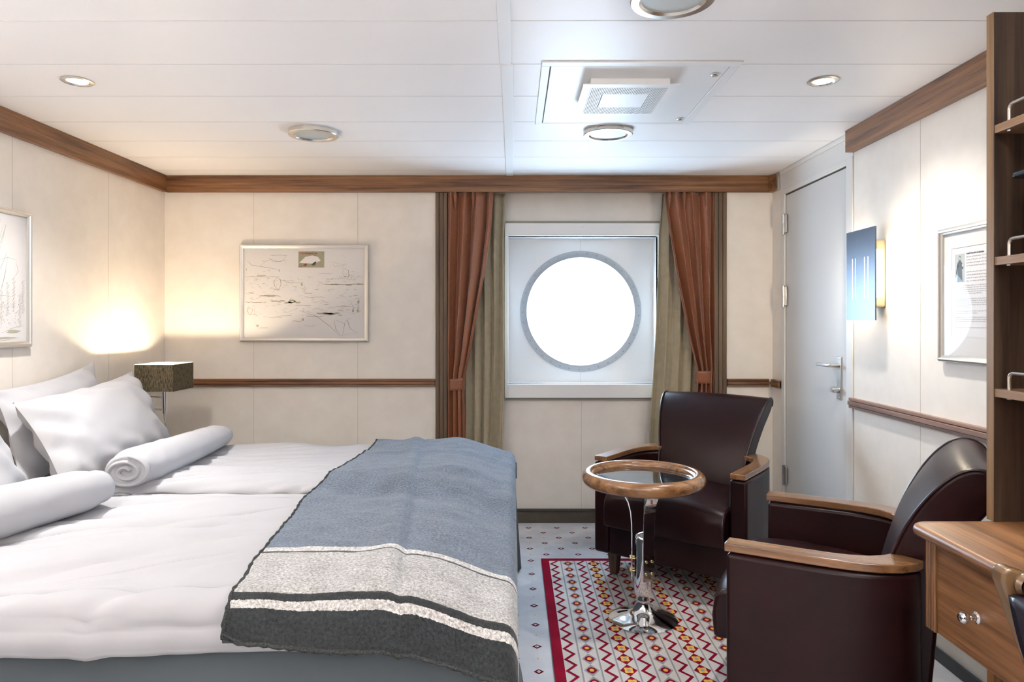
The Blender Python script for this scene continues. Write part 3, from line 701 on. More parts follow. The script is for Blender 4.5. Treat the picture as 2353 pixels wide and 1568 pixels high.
# sconce
t = thing('wall_sconce', (XR, 2.945, 1.43), 'lit wall sconce with slotted blue metal plate beside the white door', 'wall lamp')
sx = 1.465; ya, yb = 2.822, 3.064; za, zb = 1.243, 1.626
mb = MB(); slots = []
for px in (1958.5, 1965.5, 1986, 1994):
    d = sx*F/(px-CX); slots.append((d-.0026, d+.0026))
slots.sort(); sz0, sz1 = 1.335, 1.508
cur = ya
for a, b in slots: mb.box(sx, sx+.002, cur, a, sz0, sz1); cur = b
mb.box(sx, sx+.002, cur, yb, sz0, sz1); mb.box(sx, sx+.002, ya, yb, za, sz0); mb.box(sx, sx+.002, ya, yb, sz1, zb)
mb.box(sx+.002, sx+.006, ya, ya+.004, za, zb); mb.box(sx+.002, sx+.006, yb-.004, yb, za, zb)
build('front_plate', mb, 'blue_metal', t, smooth=0)
mb = MB(); mb.box(sx+.030, XR-.001, 2.905, 2.985, 1.298, 1.582); build('housing', mb, 'taupe', t, bevel=.008, seg=3)
mb = MB(); mb.box(sx+.0022, sx+.014, 2.86, 3.03, 1.32, 1.525); build('diffuser', mb, 'lit_sconce', t, smooth=0)
mb = MB(); mb.box(sx+.034, XR-.012, 2.9035, 2.9865, 1.338, 1.540); build('lit_window', mb, 'lit_sconce', t, smooth=0)
for dy in (-.05, .05): pass
l = light('sconce_glow', 'AREA', (0, 0, 0), 5.0, (1.0, .84, .62), .18, (0, 0, 0), shape='RECTANGLE', size_y=.03)
l.data.energy = 1.3; l.parent = t; l.location = (1.512-XR, 2.898-2.945, 0); l.rotation_euler = (PI/2+PI, 0, 0); l.rotation_euler = Vector((0, -1, 0)).to_track_quat('-Z', 'X').to_euler()
l2 = light('sconce_glow', 'AREA', (0, 0, 0), 1.8, (1.0, .84, .62), .18, shape='RECTANGLE', size_y=.03)
l2.parent = t; l2.location = (1.512-XR, 2.991-2.945, 0); l2.rotation_euler = Vector((0, 1, 0)).to_track_quat('-Z', 'X').to_euler()

# bedside lamp on the left wall
lx, ly = -1.86, 3.71
t = thing('wall_lamp', (lx, ly, .73), 'lit bedside wall lamp with square dark fabric shade and chrome arm', 'wall lamp')
s0, s1, s2, s3 = lx-.101, lx+.099, ly-.11, ly+.12; zt, zb = 1.014, .874
mb = MB()
def shell(mb, e, mi, za, zb):
    pts = [(s0+e, s2+e), (s1-e, s2+e), (s1-e, s3-e), (s0+e, s3-e)]
    mb.loft([[(a, b, za) for a, b in pts], [(a, b, zb) for a, b in pts]], caps=False, mi=mi)
shell(mb, 0, 0, zb, zt); shell(mb, .0025, 1, zb, zt)
for z in (zb, zt):
    a = [(s0, s2), (s1, s2), (s1, s3), (s0, s3)]; b = [(s0+.0025, s2+.0025), (s1-.0025, s2+.0025), (s1-.0025, s3-.0025), (s0+.0025, s3-.0025)]
    mb.loft([[(p_[0], p_[1], z) for p_ in a], [(p_[0], p_[1], z) for p_ in b]], caps=False, mi=0)
build('shade', mb, ['lampcloth', 'lampwhite'], t, smooth=0, fix=False)
mb = MB(); mb.box(s0+.004, s1-.004, s2+.004, s3-.004, zb+.006, zb+.009); build('bulb_light_stop', mb, 'lampwhite', t, smooth=0)  # unseen plate added to keep the bulb from lighting the wall below
mb = MB(); mb.tube([(lx, ly, .748), (lx, ly, .90)], .0125, 20); build('chrome_tube', mb, 'chrome', t)
mb = MB(); mb.sphere((lx, ly, .935), .020, 16, sq=(1, 1, 1.3)); build('bulb', mb, 'lit_bulb', t)
for z in (.831, .7665):
    mb = MB(); mb.tube([(lx-.01, ly, z), (XL+.02, 3.80, z+.004)], .0055, 10); build('arm', mb, 'chrome', t)
mb = MB(); mb.box(XL+.001, XL+.022, 3.745, 3.865, .72, .862); build('wall_plate', mb, 'chrome', t, bevel=.004)
mb = MB(); mb.tube([(lx, ly, .75), (lx, ly, .725), (lx+.004, ly, .705), (lx+.010, ly, .68), (lx+.010, ly, .655), (lx+.0, ly, .63), (lx-.014, ly, .61), (lx-.05, ly+.02, .585), (lx-.12, ly+.04, .57), (XL+.003, ly+.05, .56)], [.005, .005, .0032]+[.0028]*7, 10)
build('cord', mb, 'steel', t)
l = light('bulb_light', 'POINT', (0, 0, .215), 19, (1.0, .80, .56), .02); l.parent = t; l.location = (0, 0, .205+.02)
# ================================================================ CURTAINS
def curtain(name, edgeL, edgeR, z0, z1, y, amp, folds, ph, mat_, parent, sharp=1.0, nu=110, nv=60, pinch=0):
    def f(u, v):
        z = lerp(z1, z0, v); xl, xr = interp(edgeL, z1-z), interp(edgeR, z1-z)
        uu = u+.035*math.sin(3.1*v+ph+4*u)
        s0_ = abs(math.sin(PI*folds*uu+ph)); wv = -(2*s0_**.75-1) + .16*math.sin(2*PI*folds*1.7*uu+1.3*ph+1.5*v) + .12*nz(u*9, v*2, ph)
        k = amp*(1-.25*math.exp(-v*14)); 
        x = lerp(xl, xr, u) + .25*k*math.cos(2*PI*folds*u+ph)*(1 if .03 < u < .97 else 0)
        return (x, y+k*wv*sharp*.7, z)
    mb = MB(); mb.grid(f, nu, nv)
    return build(name, mb, mat_, parent, solid=.0018, smooth=180)
ctop = 2.009
def ex(pts, d): return [((CH+(CY-y)*(-1) if False else ctop-(CH+(CY-y)*d/F)), (x-CX)*d/F) for x, y in pts]
dO, dV = 4.170, 4.212
# left pair
tL = thing('curtain', ((1080-CX)*dO/F, dO, .05), 'orange satin curtain tied back at the left side of the porthole', 'curtain', 'orange tied back curtains')
eL = ex([(1030, 441), (1029, 860), (1030, 900), (1029, 1215)], dO)
eR = ex([(1135, 441), (1130, 520), (1116, 620), (1098, 720), (1080, 820), (1070, 862), (1068, 900), (1070, 1000), (1070, 1215)], dO)
curtain('drape', eL, eR, .03, ctop, dO-.004, .034, 3.6, .3, 'orange', tL)
def tieband(pxa, pxb, pya, pyb, par, skew=0):
    d = dO-.032; xa, xb = (pxa-CX)*d/F, (pxb-CX)*d/F; za, zb = CH-(pya-CY)*d/F, CH-(pyb-CY)*d/F
    def f(u, v):
        a = PI*u; x = (xa+xb)/2-(xb-xa)/2*math.cos(a); return (x, d+.030*(1-math.sin(a)**.5), lerp(za, zb, v)+skew*(x-xa))
    mb = MB(); mb.grid(f, 24, 5); build('tieback', mb, 'orange', par, solid=.003, smooth=180)
tieband(1029, 1068, 872, 899, tL, .06)
tG = thing('curtain', ((1110-CX)*dV/F, dV, .05), 'olive grey lining curtain hanging left of the porthole behind the orange one', 'curtain', 'olive lining curtains')
curtain('drape', ex([(1062, 441), (1070, 700), (1066, 1215)], dV), ex([(1161, 441), (1160, 480), (1157, 560), (1158, 900), (1156, 1000), (1154, 1215)], dV), .03, ctop, dV+.002, .022, 4.2, 1.1, 'olive', tG)
# right pair
tR = thing('curtain', ((1585-CX)*dO/F, dO, .05), 'orange satin curtain tied back right of the porthole beyond the armchair', 'curtain', 'orange tied back curtains')
curtain('drape', ex([(1524, 441), (1530, 490), (1540, 550), (1556, 650), (1576, 750), (1592, 815), (1601, 850), (1600, 885), (1597, 930), (1597, 1215)], dO),
        ex([(1640, 441), (1640, 850), (1637, 880), (1640, 930), (1640, 1215)], dO), .03, ctop, dO-.004, .034, 3.6, 1.9, 'orange', tR)
tieband(1599, 1638, 853, 882, tR)
tG = thing('curtain', ((1550-CX)*dV/F, dV, .05), 'olive grey lining curtain hanging right of the porthole behind the orange one', 'curtain', 'olive lining curtains')
curtain('drape', ex([(1522, 441), (1519, 480), (1513, 540), (1511, 640), (1505, 780), (1499, 880), (1494, 940), (1491, 1000), (1489, 1215)], dV),
        ex([(1634, 441), (1630, 1215)], dV), .03, ctop, dV+.002, .022, 4.4, 2.4, 'olive', tG)
# pinch pleats
for par, xs in ((tL, (1047, 1088, 1127)), (tR, (1536, 1570, 1620))):
    for px in xs:
        x = (px-CX)*dO/F; mb = MB()
        mb.tube([(x, dO-.026, ctop-.002), (x-.001, dO-.030, ctop-.02), (x, dO-.024, ctop-.05), (x, dO-.014, ctop-.10)], [.006, .010, .008, .003], 10)
        build('pinch_pleat', mb, 'orange', par)

# ================================================================ RUG
mb = MB(); mb.box(RX0, RX1, RY0, RY1, .0005, .008, 0)
zt = .0082
def q4(x0, x1, y0, y1, mi, z=zt+.0003): mb.poly([(x0, y0, z), (x1, y0, z), (x1, y1, z), (x0, y1, z)], mi)
q4(RX0, RX0+.039, RY0, RY1, 1); q4(RX1-.039, RX1, RY0, RY1, 1); q4(RX0+.039, RX1-.039, RY1-.036, RY1, 1); q4(RX0+.039, RX1-.039, RY0, RY0+.036, 1)
yA, yB_ = RY0+.038, RY1-.040; PER = .083; nrow = int((yB_-yA)/PER)
for k in range(7):                      # diamonds columns
    for big, x in ((False, .276+.13*k),) if k % 2 == 0 else ((True, .276+.13*k),):
        for s_ in (-1, 1): q4(x+s_*.0345-.003, x+s_*.0345+.003, yA, yB_, 2)
        for r in range(nrow+1):
            y = yB_-.038-r*PER
            if y-.03 < yA: continue
            if big:
                diamond(mb, x, y, zt+.0005, .031, .0415, 1)
                pts = []
                for i in range(32):
                    a = 2*PI*i/32; rr = .0165*(1+.18*math.cos(4*a+PI)); pts.append((x+rr*math.cos(a), y+rr*1.25*math.sin(a), zt+.0008))
                mb.poly(pts, 3); mb.poly([(x+.0075*math.cos(2*PI*i/12), y+.009*math.sin(2*PI*i/12), zt+.0011) for i in range(12)], 2)
            else:
                diamond(mb, x, y, zt+.0005, .0275, .0412, 2)
                mb.poly([(x+.0195*math.cos(2*PI*i/8+.0)*(1 if i % 2 == 0 else .86), y+.0235*math.sin(2*PI*i/8)*(1 if i % 2 == 0 else .86), zt+.0008) for i in range(8)], 1)
                mb.poly([(x+.0085*math.cos(2*PI*i/12), y+.0105*math.sin(2*PI*i/12), zt+.0011) for i in range(12)], 3)
for k in range(8):
    xc = .276-.0665+.13*k+(.002 if k else -.003); hw = .0072; y = yB_; s_ = 1; am = .0165
    pts = []
    while y > yA:
        pts.append((xc+am*s_, y)); s_ = -s_; y -= PER/2
    for (a, b), (c, d) in zip(pts, pts[1:]):
        mb.poly([(a-hw, b, zt+.0004), (a+hw, b, zt+.0004), (c+hw, d, zt+.0004), (c-hw, d, zt+.0004)], 1)
tag(build('rug', mb, ['rug_base', 'rug_red', 'rug_grey', 'rug_yellow'], smooth=0, fix=False), 'cream rug with red border, red zigzags and yellow diamonds under the round table', 'rug')

# ================================================================ BEDS
YF, YN, YM = 3.55, 1.560, 2.475         # far edge, near edge, split between the two beds
ZT = .622
def wr(x, y, seed=0.):
    a = nz(x*2.2+y*1.1+seed, y*5.5-x*2.0, seed)*.010 + nz(x*6+y*3+seed, y*14-x*4, seed+3)*.0035
    return a
def crease(x, y, seed):
    v = 0
    for k, (fx, fy) in enumerate(((1.6, 6.5), (1.2, 9.0))):
        n_ = nz(x*fx+seed+k*7, y*fy-x*3.2, seed+k)
        v -= .013*max(0, 1-abs(n_)*5.5)
    return v
def bed(name, y0, y1, label, near):
    t = thing(name, (-1.04, (y0+y1)/2, 0), label, 'bed', 'twin beds pushed together')
    mb = MB(); mb.box(XL+.03, -.05, y0+.02, y1-.02, .10, .34); build('bed_base', mb, 'skirt', t, bevel=.01)
    mb = MB(); mb.box(XL+.03, -.035, y0+.015, y1-.015, .345, .55); build('mattress', mb, 'linen', t, bevel=.03, seg=4)
    # skirt: vertical cloth around near side, foot and far side
    path = [(XL+.03, y0), (-.03, y0), (0, y0+.02), (0, y1-.02), (-.03, y1), (XL+.03, y1)]
    if near: path = [(XL+.03, y0), (-.03, y0), (-.006, y0+.02), (-.006, y1)]
    else: path = [(-.006, y0+.02), (-.006, y1-.03), (-.03, y1), (XL+.03, y1)]
    P3 = [Vector(p_) for p_ in path]; lens = [0]
    for a, b in zip(P3, P3[1:]): lens.append(lens[-1]+(b-a).length)
    Lt = lens[-1]
    corner = lens[2] if near else lens[1]
    def f(u, v):
        s_ = u*Lt
        for i in range(len(P3)-1):
            if s_ <= lens[i+1]+1e-9: break
        k = (s_-lens[i])/(lens[i+1]-lens[i]); p_ = P3[i].lerp(P3[i+1], k)
        tdir = (P3[i+1]-P3[i]).normalized(); nrm = Vector((tdir.y, -tdir.x)) if near else Vector((tdir.y, -tdir.x))
        dc = abs(s_-corner)
        fl = v*(.010+.045*math.exp(-(dc/.10)**2)) + .010*v*math.sin(s_*9+1)*math.exp(-dc/.5)
        fl += .016*sm(.0, .3, v)*math.cos(s_*60)*math.exp(-(dc/.09)**2)
        return (p_.x+nrm.x*fl, p_.y+nrm.y*fl, lerp(.545, .012, v))
    mb = MB(); mb.grid(f, 220, 14); build('bed_skirt', mb, 'skirt', t, solid=.003, smooth=180)
    return t
bed('bed', YN, YM-.005, 'near twin bed with grey skirt along the lower left of the photo', True)
bed('bed', YM+.005, YF, 'far twin bed standing closer to the back wall under its white duvet', False)

def xdrop(x): return .072*sm(-.30, .02, x)**1.3
def zbase(x, y):
    z = ZT - xdrop(x) + .004*math.sin(x*3+y*2)
    if y < YM+.02: z -= .020*sm(YM-.10, YM+.01, y)
    else: z += .032*(1-sm(YM+.15, 3.15, y))
    return z
def zbridge(x, y):
    return ZT - xdrop(x) + .004*math.sin(x*3+y*2) + .034*sm(2.36, 2.56, y)*(1-sm(YM+.15, 3.15, y)) + .004
def duvet(name, y0, y1, label, near, seed):
    # cross-section in y: rounded far edge, flat top, rounded near edge and drop
    xe0, xe1 = (-1.50, .0)
    t = thing(name, (-.75, (y0+y1)/2, .55), label, 'duvet', 'white duvets')
    drop = .106 if near else .05
    sec = []
    r = .035
    # far side underside -> up -> top -> near side down
    fd = .10 if not near else .03
    for k in range(5): sec.append((y1, -fd+ (fd-r)*k/4, 0))
    for k in range(1, 7): a = PI/2*k/6; sec.append((y1-r+r*math.cos(a), -r+r*math.sin(a), 1))
    n = 150
    for k in range(1, n): sec.append((lerp(y1-r, y0+r, k/n), 0, 1))
    for k in range(1, 8): a = PI/2*k/7; sec.append((y0+r-r*math.sin(a), -r+r*math.cos(a), 1))
    for k in range(1, 9): sec.append((y0+.004*math.sin(k), -r-(drop-r)*k/8, .5))
    if not near:
        for k in range(1, 5): sec.append((y0+.012*k, -drop-.006, .2))
    N = len(sec)
    def f(u, v):
        y, dz, fl = sec[min(N-1, int(round(v*(N-1))))]
        s_ = u*(xe1-xe0+.05); x = xe0+s_; ex_ = 0
        if x > xe1-.03:
            k = min(1, (x-(xe1-.03))/.08); a = k*PI/2; x = xe1-.03+.03*math.sin(a); ex_ = .07*(1-math.cos(a))
        z = zbase(x, y)+dz-ex_
        if fl: z += fl*(wr(x, y, seed)+crease(x, y, seed))*(1-sm(-.80, -.60, x))
        if near: z -= .020*math.exp(-((y-1.600-.004*math.sin(x*7))/.006)**2)+.004*sm(1.61, 1.59, y)*(1-sm(-.75, -.62, x))
        if near and fl == .5: y = y-.006*math.sin(x*11)-.004*nz(x*9, z*30, 2)-.006
        if near: z += -.010*(1-fl)*math.sin(x*5) if dz < -.08 else 0
        if not near and fl <= .5 and y < YM+.1: z += .004*nz(x*14, 4, 0)
        return (x, y, z)
    mb = MB(); mb.grid(f, 150, N-1); build('cover', mb, 'linen', t, solid=.012, smooth=180)
    return t
dN = duvet('duvet', YN-.03, YM+.015, 'white duvet on the near bed, wide and smooth, hanging over its front edge', True, 1.7)
dF = duvet('duvet', YM+.035, YF+.01, 'white duvet on the far bed, puffed edge facing the split between the beds', False, 5.2)
# doubled lower layer (cloth turned under) of the far duvet showing along the split
def f(u, v):
    x = lerp(-1.36, -.40, u); a = -PI*.5+PI*v
    y = YM+.012-.022*math.cos(a)+.006*nz(x*6, 1, 0); z = ZT-.012+.012*math.sin(a)+.003*nz(x*9, 5, 0)
    return (x, y, z)
mb = MB(); mb.grid(f, 90, 10); build('folded_edge', mb, 'linen', dF, solid=.004, smooth=180)

# rolled heads of the duvets
def roll(parent, p0, p1, r0, r1, aspect, seed, cap_end):
    p0, p1 = Vector(p0), Vector(p1); ax = (p1-p0).normalized(); side = ax.cross(Vector((0, 0, 1))).normalized()
    nu, nv = 72, 60
    def f(u, v):
        t_ = u; c = p0.lerp(p1, t_); a = 2*PI*v
        r = lerp(r0, r1, t_)
        # bulge + taper at the ends
        e = min(t_, 1-t_)
        r *= (.80+.20*sm(0, .10, e))
        r *= 1+.05*nz(t_*4+seed, math.cos(a)*1.2, math.sin(a)*1.2)
        rid = .0035*math.sin(t_*46+3*math.sin(a+seed))*max(0, nz(t_*5+seed, 3, a))*2
        ca, sa = math.cos(a), math.sin(a)
        zz = sa*r*(1.0 if sa > 0 else .92)
        return c + side*(ca*r*aspect) + Vector((0, 0, zz)) + Vector((0, 0, 1))*rid*(1 if sa > 0 else 0)
    mb = MB(); mb.grid(f, nu, nv)
    # closing caps, dished
    for end, t_ in ((0, 0.), (1, 1.)):
        rim = [Vector(f(t_, j/nv)) for j in range(nv)]; c = sum(rim, Vector())/nv
        sgn = -1 if end == 0 else 1
        secs = [rim]
        for k, (s_, push) in enumerate(((.93, .012), (.82, .016), (.6, .013), (.3, .010), (.02, .008))):
            secs.append([c+(q-c)*s_+ax*sgn*push for q in rim])
        mb.loft(secs, caps=False)
    o = build('rolled_head', mb, 'linen', parent, smooth=180)
    if cap_end is not None:
        # spiral of folded cloth on the visible end
        q = MB(); c = p0-ax*.006
        def g(u, v):
            a = u*2*PI*2.15+.5; rr = lerp(.012, r0*.80, u); wid = .016
            base = c + side*(math.cos(a)*rr*aspect) + Vector((0, 0, math.sin(a)*rr*.9))
            w2 = math.sin(v*PI); return base - ax*(.014*w2+.006) + (side*math.cos(a)+Vector((0, 0, math.sin(a))))*((v-.5)*.017)
        q.grid(g, 150, 8); build('spiral_fold', q, 'linen', o, smooth=180)
    return o
roll(dF, (-1.385, 2.50, .700), (-1.445, 3.44, .676), .078, .056, 1.30, 2., 0)
roll(dN, (-1.375, 2.30, .690), (-1.60, 1.45, .700), .070, .082, 1.15, 6., None)
# pillows
def pillow(label, TL, TR, BR, BL, th, seed, name='pillow'):
    """pillow spanned by its four corner tips (seen from the foot of the bed)"""
    TL, TR, BR, BL = map(Vector, (TL, TR, BR, BL))
    ctr = (TL+TR+BR+BL)/4; ex_ = ((TR-TL)+(BR-BL)).normalized(); ez_ = ((TL-BL)+(TR-BR)).normalized(); nrm = ez_.cross(ex_)*-1
    if nrm.x < 0: nrm = -nrm
    t = tag(None or bpy.data.objects.new('x', None), label, 'pillow') if False else None
    mb = MB(); N = 56
    for sgn in (1, -1):
        def f(u, v):
            a, b = 2*u-1, 2*v-1
            # edges bow inwards between the corner tips
            pa = a*(1-.075*(1-b*b)**1.0*abs(a)**2) ; pb = b*(1-.11*(1-a*a)*abs(b)**2)
            U, V = (pa+1)/2, (pb+1)/2
            p_ = (BL.lerp(BR, U)).lerp(TL.lerp(TR, U), V)
            e = (max(0, 1-abs(a)**2.6))**.62*(max(0, 1-abs(b)**2.6))**.62
            h = th*.5*e
            ed = max(abs(a), abs(b))
            rid = math.sin((a*1.0+b*.7)*14+seed)*.5+nz(a*3+seed, b*3, 1)
            h += th*.10*rid*sm(.35, .9, ed)*(1-sm(.93, 1, ed)) + th*.03*nz(a*2+seed, b*2.5, 4)*e
            return p_ + nrm*sgn*h
        mb.grid(f, N, N)
    o = build(name, mb, 'linen', None, smooth=180, sub=0)
    tag(o, label, 'pillow', 'white pillows leaning on the left wall'); return o
pillow('white pillow in front on the far bed, its wide face toward the room', (-1.93, 2.68, .925), (-1.93, 3.52, .985), (-1.66, 3.43, .600), (-1.66, 2.575, .600), .20, 1.)
pillow('white pillow behind, leaning on the wall with a peaked corner below the bedside light', (-2.05, 2.74, .965), (-2.055, 3.41, 1.040), (-1.93, 3.36, .60), (-1.885, 2.66, .595), .13, 4.)
pillow('white pillow on the near bed, cut by the left edge of the photo', (-1.90, 1.62, .99), (-1.86, 2.44, .985), (-1.60, 2.36, .60), (-1.62, 1.56, .60), .20, 7.)

# ================================================================ BLANKET
t = thing('blanket', (-.34, 2.5, .5), 'grey wool blanket with dark and white stripes spread across the bed foot', 'blanket')
bl0, bl1 = -.675, .010
yn = YN-.045
sec = []      # (y, dz, u-length) from near hem to far hem
hem = .102
pts = [(yn-.018, -hem), (yn-.016, -.08), (yn-.010, -.05), (yn+.002, -.022), (yn+.020, -.006), (yn+.045, 0)]
K = 170
for k in range(1, K+1): pts.append((lerp(yn+.045, YF-.02, k/K), 0))
pts += [(YF+.005, -.006), (YF+.020, -.02), (YF+.026, -.05), (YF+.028, -.10)]
fine = []
for (a, b), (c, d) in zip(pts[:6], pts[1:6]):
    for k in range(4): fine.append((lerp(a, c, k/4), lerp(b, d, k/4)))
pts = fine+pts[5:]
sl = [0]
for a, b in zip(pts, pts[1:]): sl.append(sl[-1]+math.hypot(a[0]-b[0], a[1]-b[1]))
NP = len(pts)
def blz(x, y):
    z = zbridge(x, y)+.017
    z += .015*math.exp(-((x+.36+.10*(y-2.2))/.04)**2)*sm(1.5, 1.75, y)           # fold ridge down the middle
    z -= .006*math.exp(-((x+.318+.10*(y-2.2))/.014)**2)
    z += .007*math.exp(-((y-2.75-.25*x)/.05)**2)+.006*math.exp(-((y-2.15+.3*x)/.06)**2)+.006*math.exp(-((y-3.25-.1*x)/.04)**2)
    z += .014*max(-.1, nz(x*5, y*4.2, 3)) + .004*abs(nz(x*12, y*18, 9))
    z += .003*math.sin(y*7)
    return z
def f(u, v):
    i = min(NP-1, int(round(v*(NP-1)))); y, dz = pts[i]
    xl = interp([(1.45, -.622), (1.57, -.622), (1.79, -.650), (2.1, -.672), (2.3, -.700), (2.42, -.700), (2.52, -.682), (2.75, -.668), (3.2, -.680), (3.6, -.692)], y)+.006*nz(y*9, 7, 0)
    ws = bl1-xl+.03
    s_ = u*ws; x = xl+s_
    z = blz(min(x, bl1-.03), y)+dz
    if x > bl1-.035:
        k = min(1, (x-(bl1-.035))/.065); a = k*PI/2; x = bl1-.035+.035*math.sin(a); z -= .05*(1-math.cos(a))
    if dz < -.012:
        y += (-.006*math.sin(x*16+1)-.016)*sm(-.012, -.07, dz); z += .008*math.sin(x*9+.6)*sm(-.012, -.07, dz)
        if u < .08: z += .02*(1-u/.08)**2*(1 if dz < -.1 else 0)
    return (x, y, z)
mb = MB(); mb.grid(f, 130, NP-1, uv=lambda u, v: (u*.7, sl[min(NP-1, int(round(v*(NP-1))))]))
build('wool_cloth', mb, 'wool', t, solid=.008, smooth=180)
# whipped edge along the hem and the left side
path = [Vector(f(0, 1-k/120)) for k in range(121)] + [Vector(f(k/60, 0)) for k in range(61)]
mb = MB(); rr = [.0052+.0016*math.sin(k*2.4) for k in range(len(path))]
mb.tube([p_+Vector((0, 0, -.003)) for p_ in path], rr, 8); build('stitched_edge', mb, 'wool_edge', t, smooth=180)

# ================================================================ ROUND TABLE
TX, TY = .535, 2.874
t = thing('side_table', (TX, TY, .009), 'round glass-topped side table with wooden rim and chrome pedestal on the rug', 'table')
def L(z): return z-.009
mb = MB(); prof = []
for k in range(13):
    a = -PI*.5+PI*k/12; prof.append((.2255+.026*math.cos(a), .593+.029*math.sin(a)))
prof += [(.218, .6215), (.214, .618), (.212, .611), (.206, .609), (.203, .606), (.2, .600), (.2, .585), (.206, .575), (.2255, .564)]
mb.lathe([(r, L(z)) for r, z in prof], (0, 0, 0), 96); build('wooden_rim', mb, 'table_wood', t, local=True, smooth=50)
mb = MB(); mb.lathe([(.0001, L(.592)), (.205, L(.592)), (.205, L(.598)), (.0001, L(.598))], (0, 0, 0), 72); build('glass_top', mb, 'smoke', t, local=True)
mb = MB(); mb.lathe([(.14, .0), (.1405, .004), (.13, .010), (.10, .019), (.065, .030), (.044, .042), (.034, .058), (.026, .075), (.027, .085), (.035, .105), (.036, .12), (.036, .335), (.034, .343), (.027, .352), (.014, .358), (.0001, .360)], (0, 0, 0), 64)
build('pedestal', mb, 'chrome', t, local=True, smooth=50)
for a in (math.radians(172), math.radians(-72), math.radians(50)):
    c, s_ = math.cos(a), math.sin(a); tx, ty = -s_, c
    prof = [(.047, .18), (.047, .36), (.048, .41), (.052, .455), (.062, .495), (.080, .528), (.105, .550), (.14, .566), (.20, .574)]
    pr = []
    for i in range(len(prof)-1):
        for k in range(4): pr.append((lerp(prof[i][0], prof[i+1][0], k/4), lerp(prof[i][1], prof[i+1][1], k/4)))
    pr.append(prof[-1])
    secs = []
    for i, (r, z) in enumerate(pr):
        q0 = pr[max(0, i-1)]; q1 = pr[min(len(pr)-1, i+1)]; dr, dz = q1[0]-q0[0], q1[1]-q0[1]; l = math.hypot(dr, dz); nr, nz_ = dz/l*.0025, -dr/l*.0025
        hw = .026
        secs.append([(c*(r+e*nr)+tx*w_, s_*(r+e*nr)+ty*w_, L(z+e*nz_)) for e, w_ in ((-1, -hw), (1, -hw), (1, hw), (-1, hw))])
    mb = MB(); mb.loft(secs); st_ = build('support_strap', mb, 'chrome', t, local=True, bevel=.001)
    for z in (.212, .262):
        for w_ in (-.013, .013):
            mb = MB(); o_ = (c*.036+tx*w_, s_*.036+ty*w_, L(z))
            p0 = Vector(o_); dv = Vector((c, s_, 0))
            mb.tube([p0-dv*.002, p0+dv*.014, p0+dv*.0145, p0+dv*.018, p0+dv*.020], [.003, .003, .0058, .0052, .001], 12); build('bolt', mb, 'brass', st_, local=True)

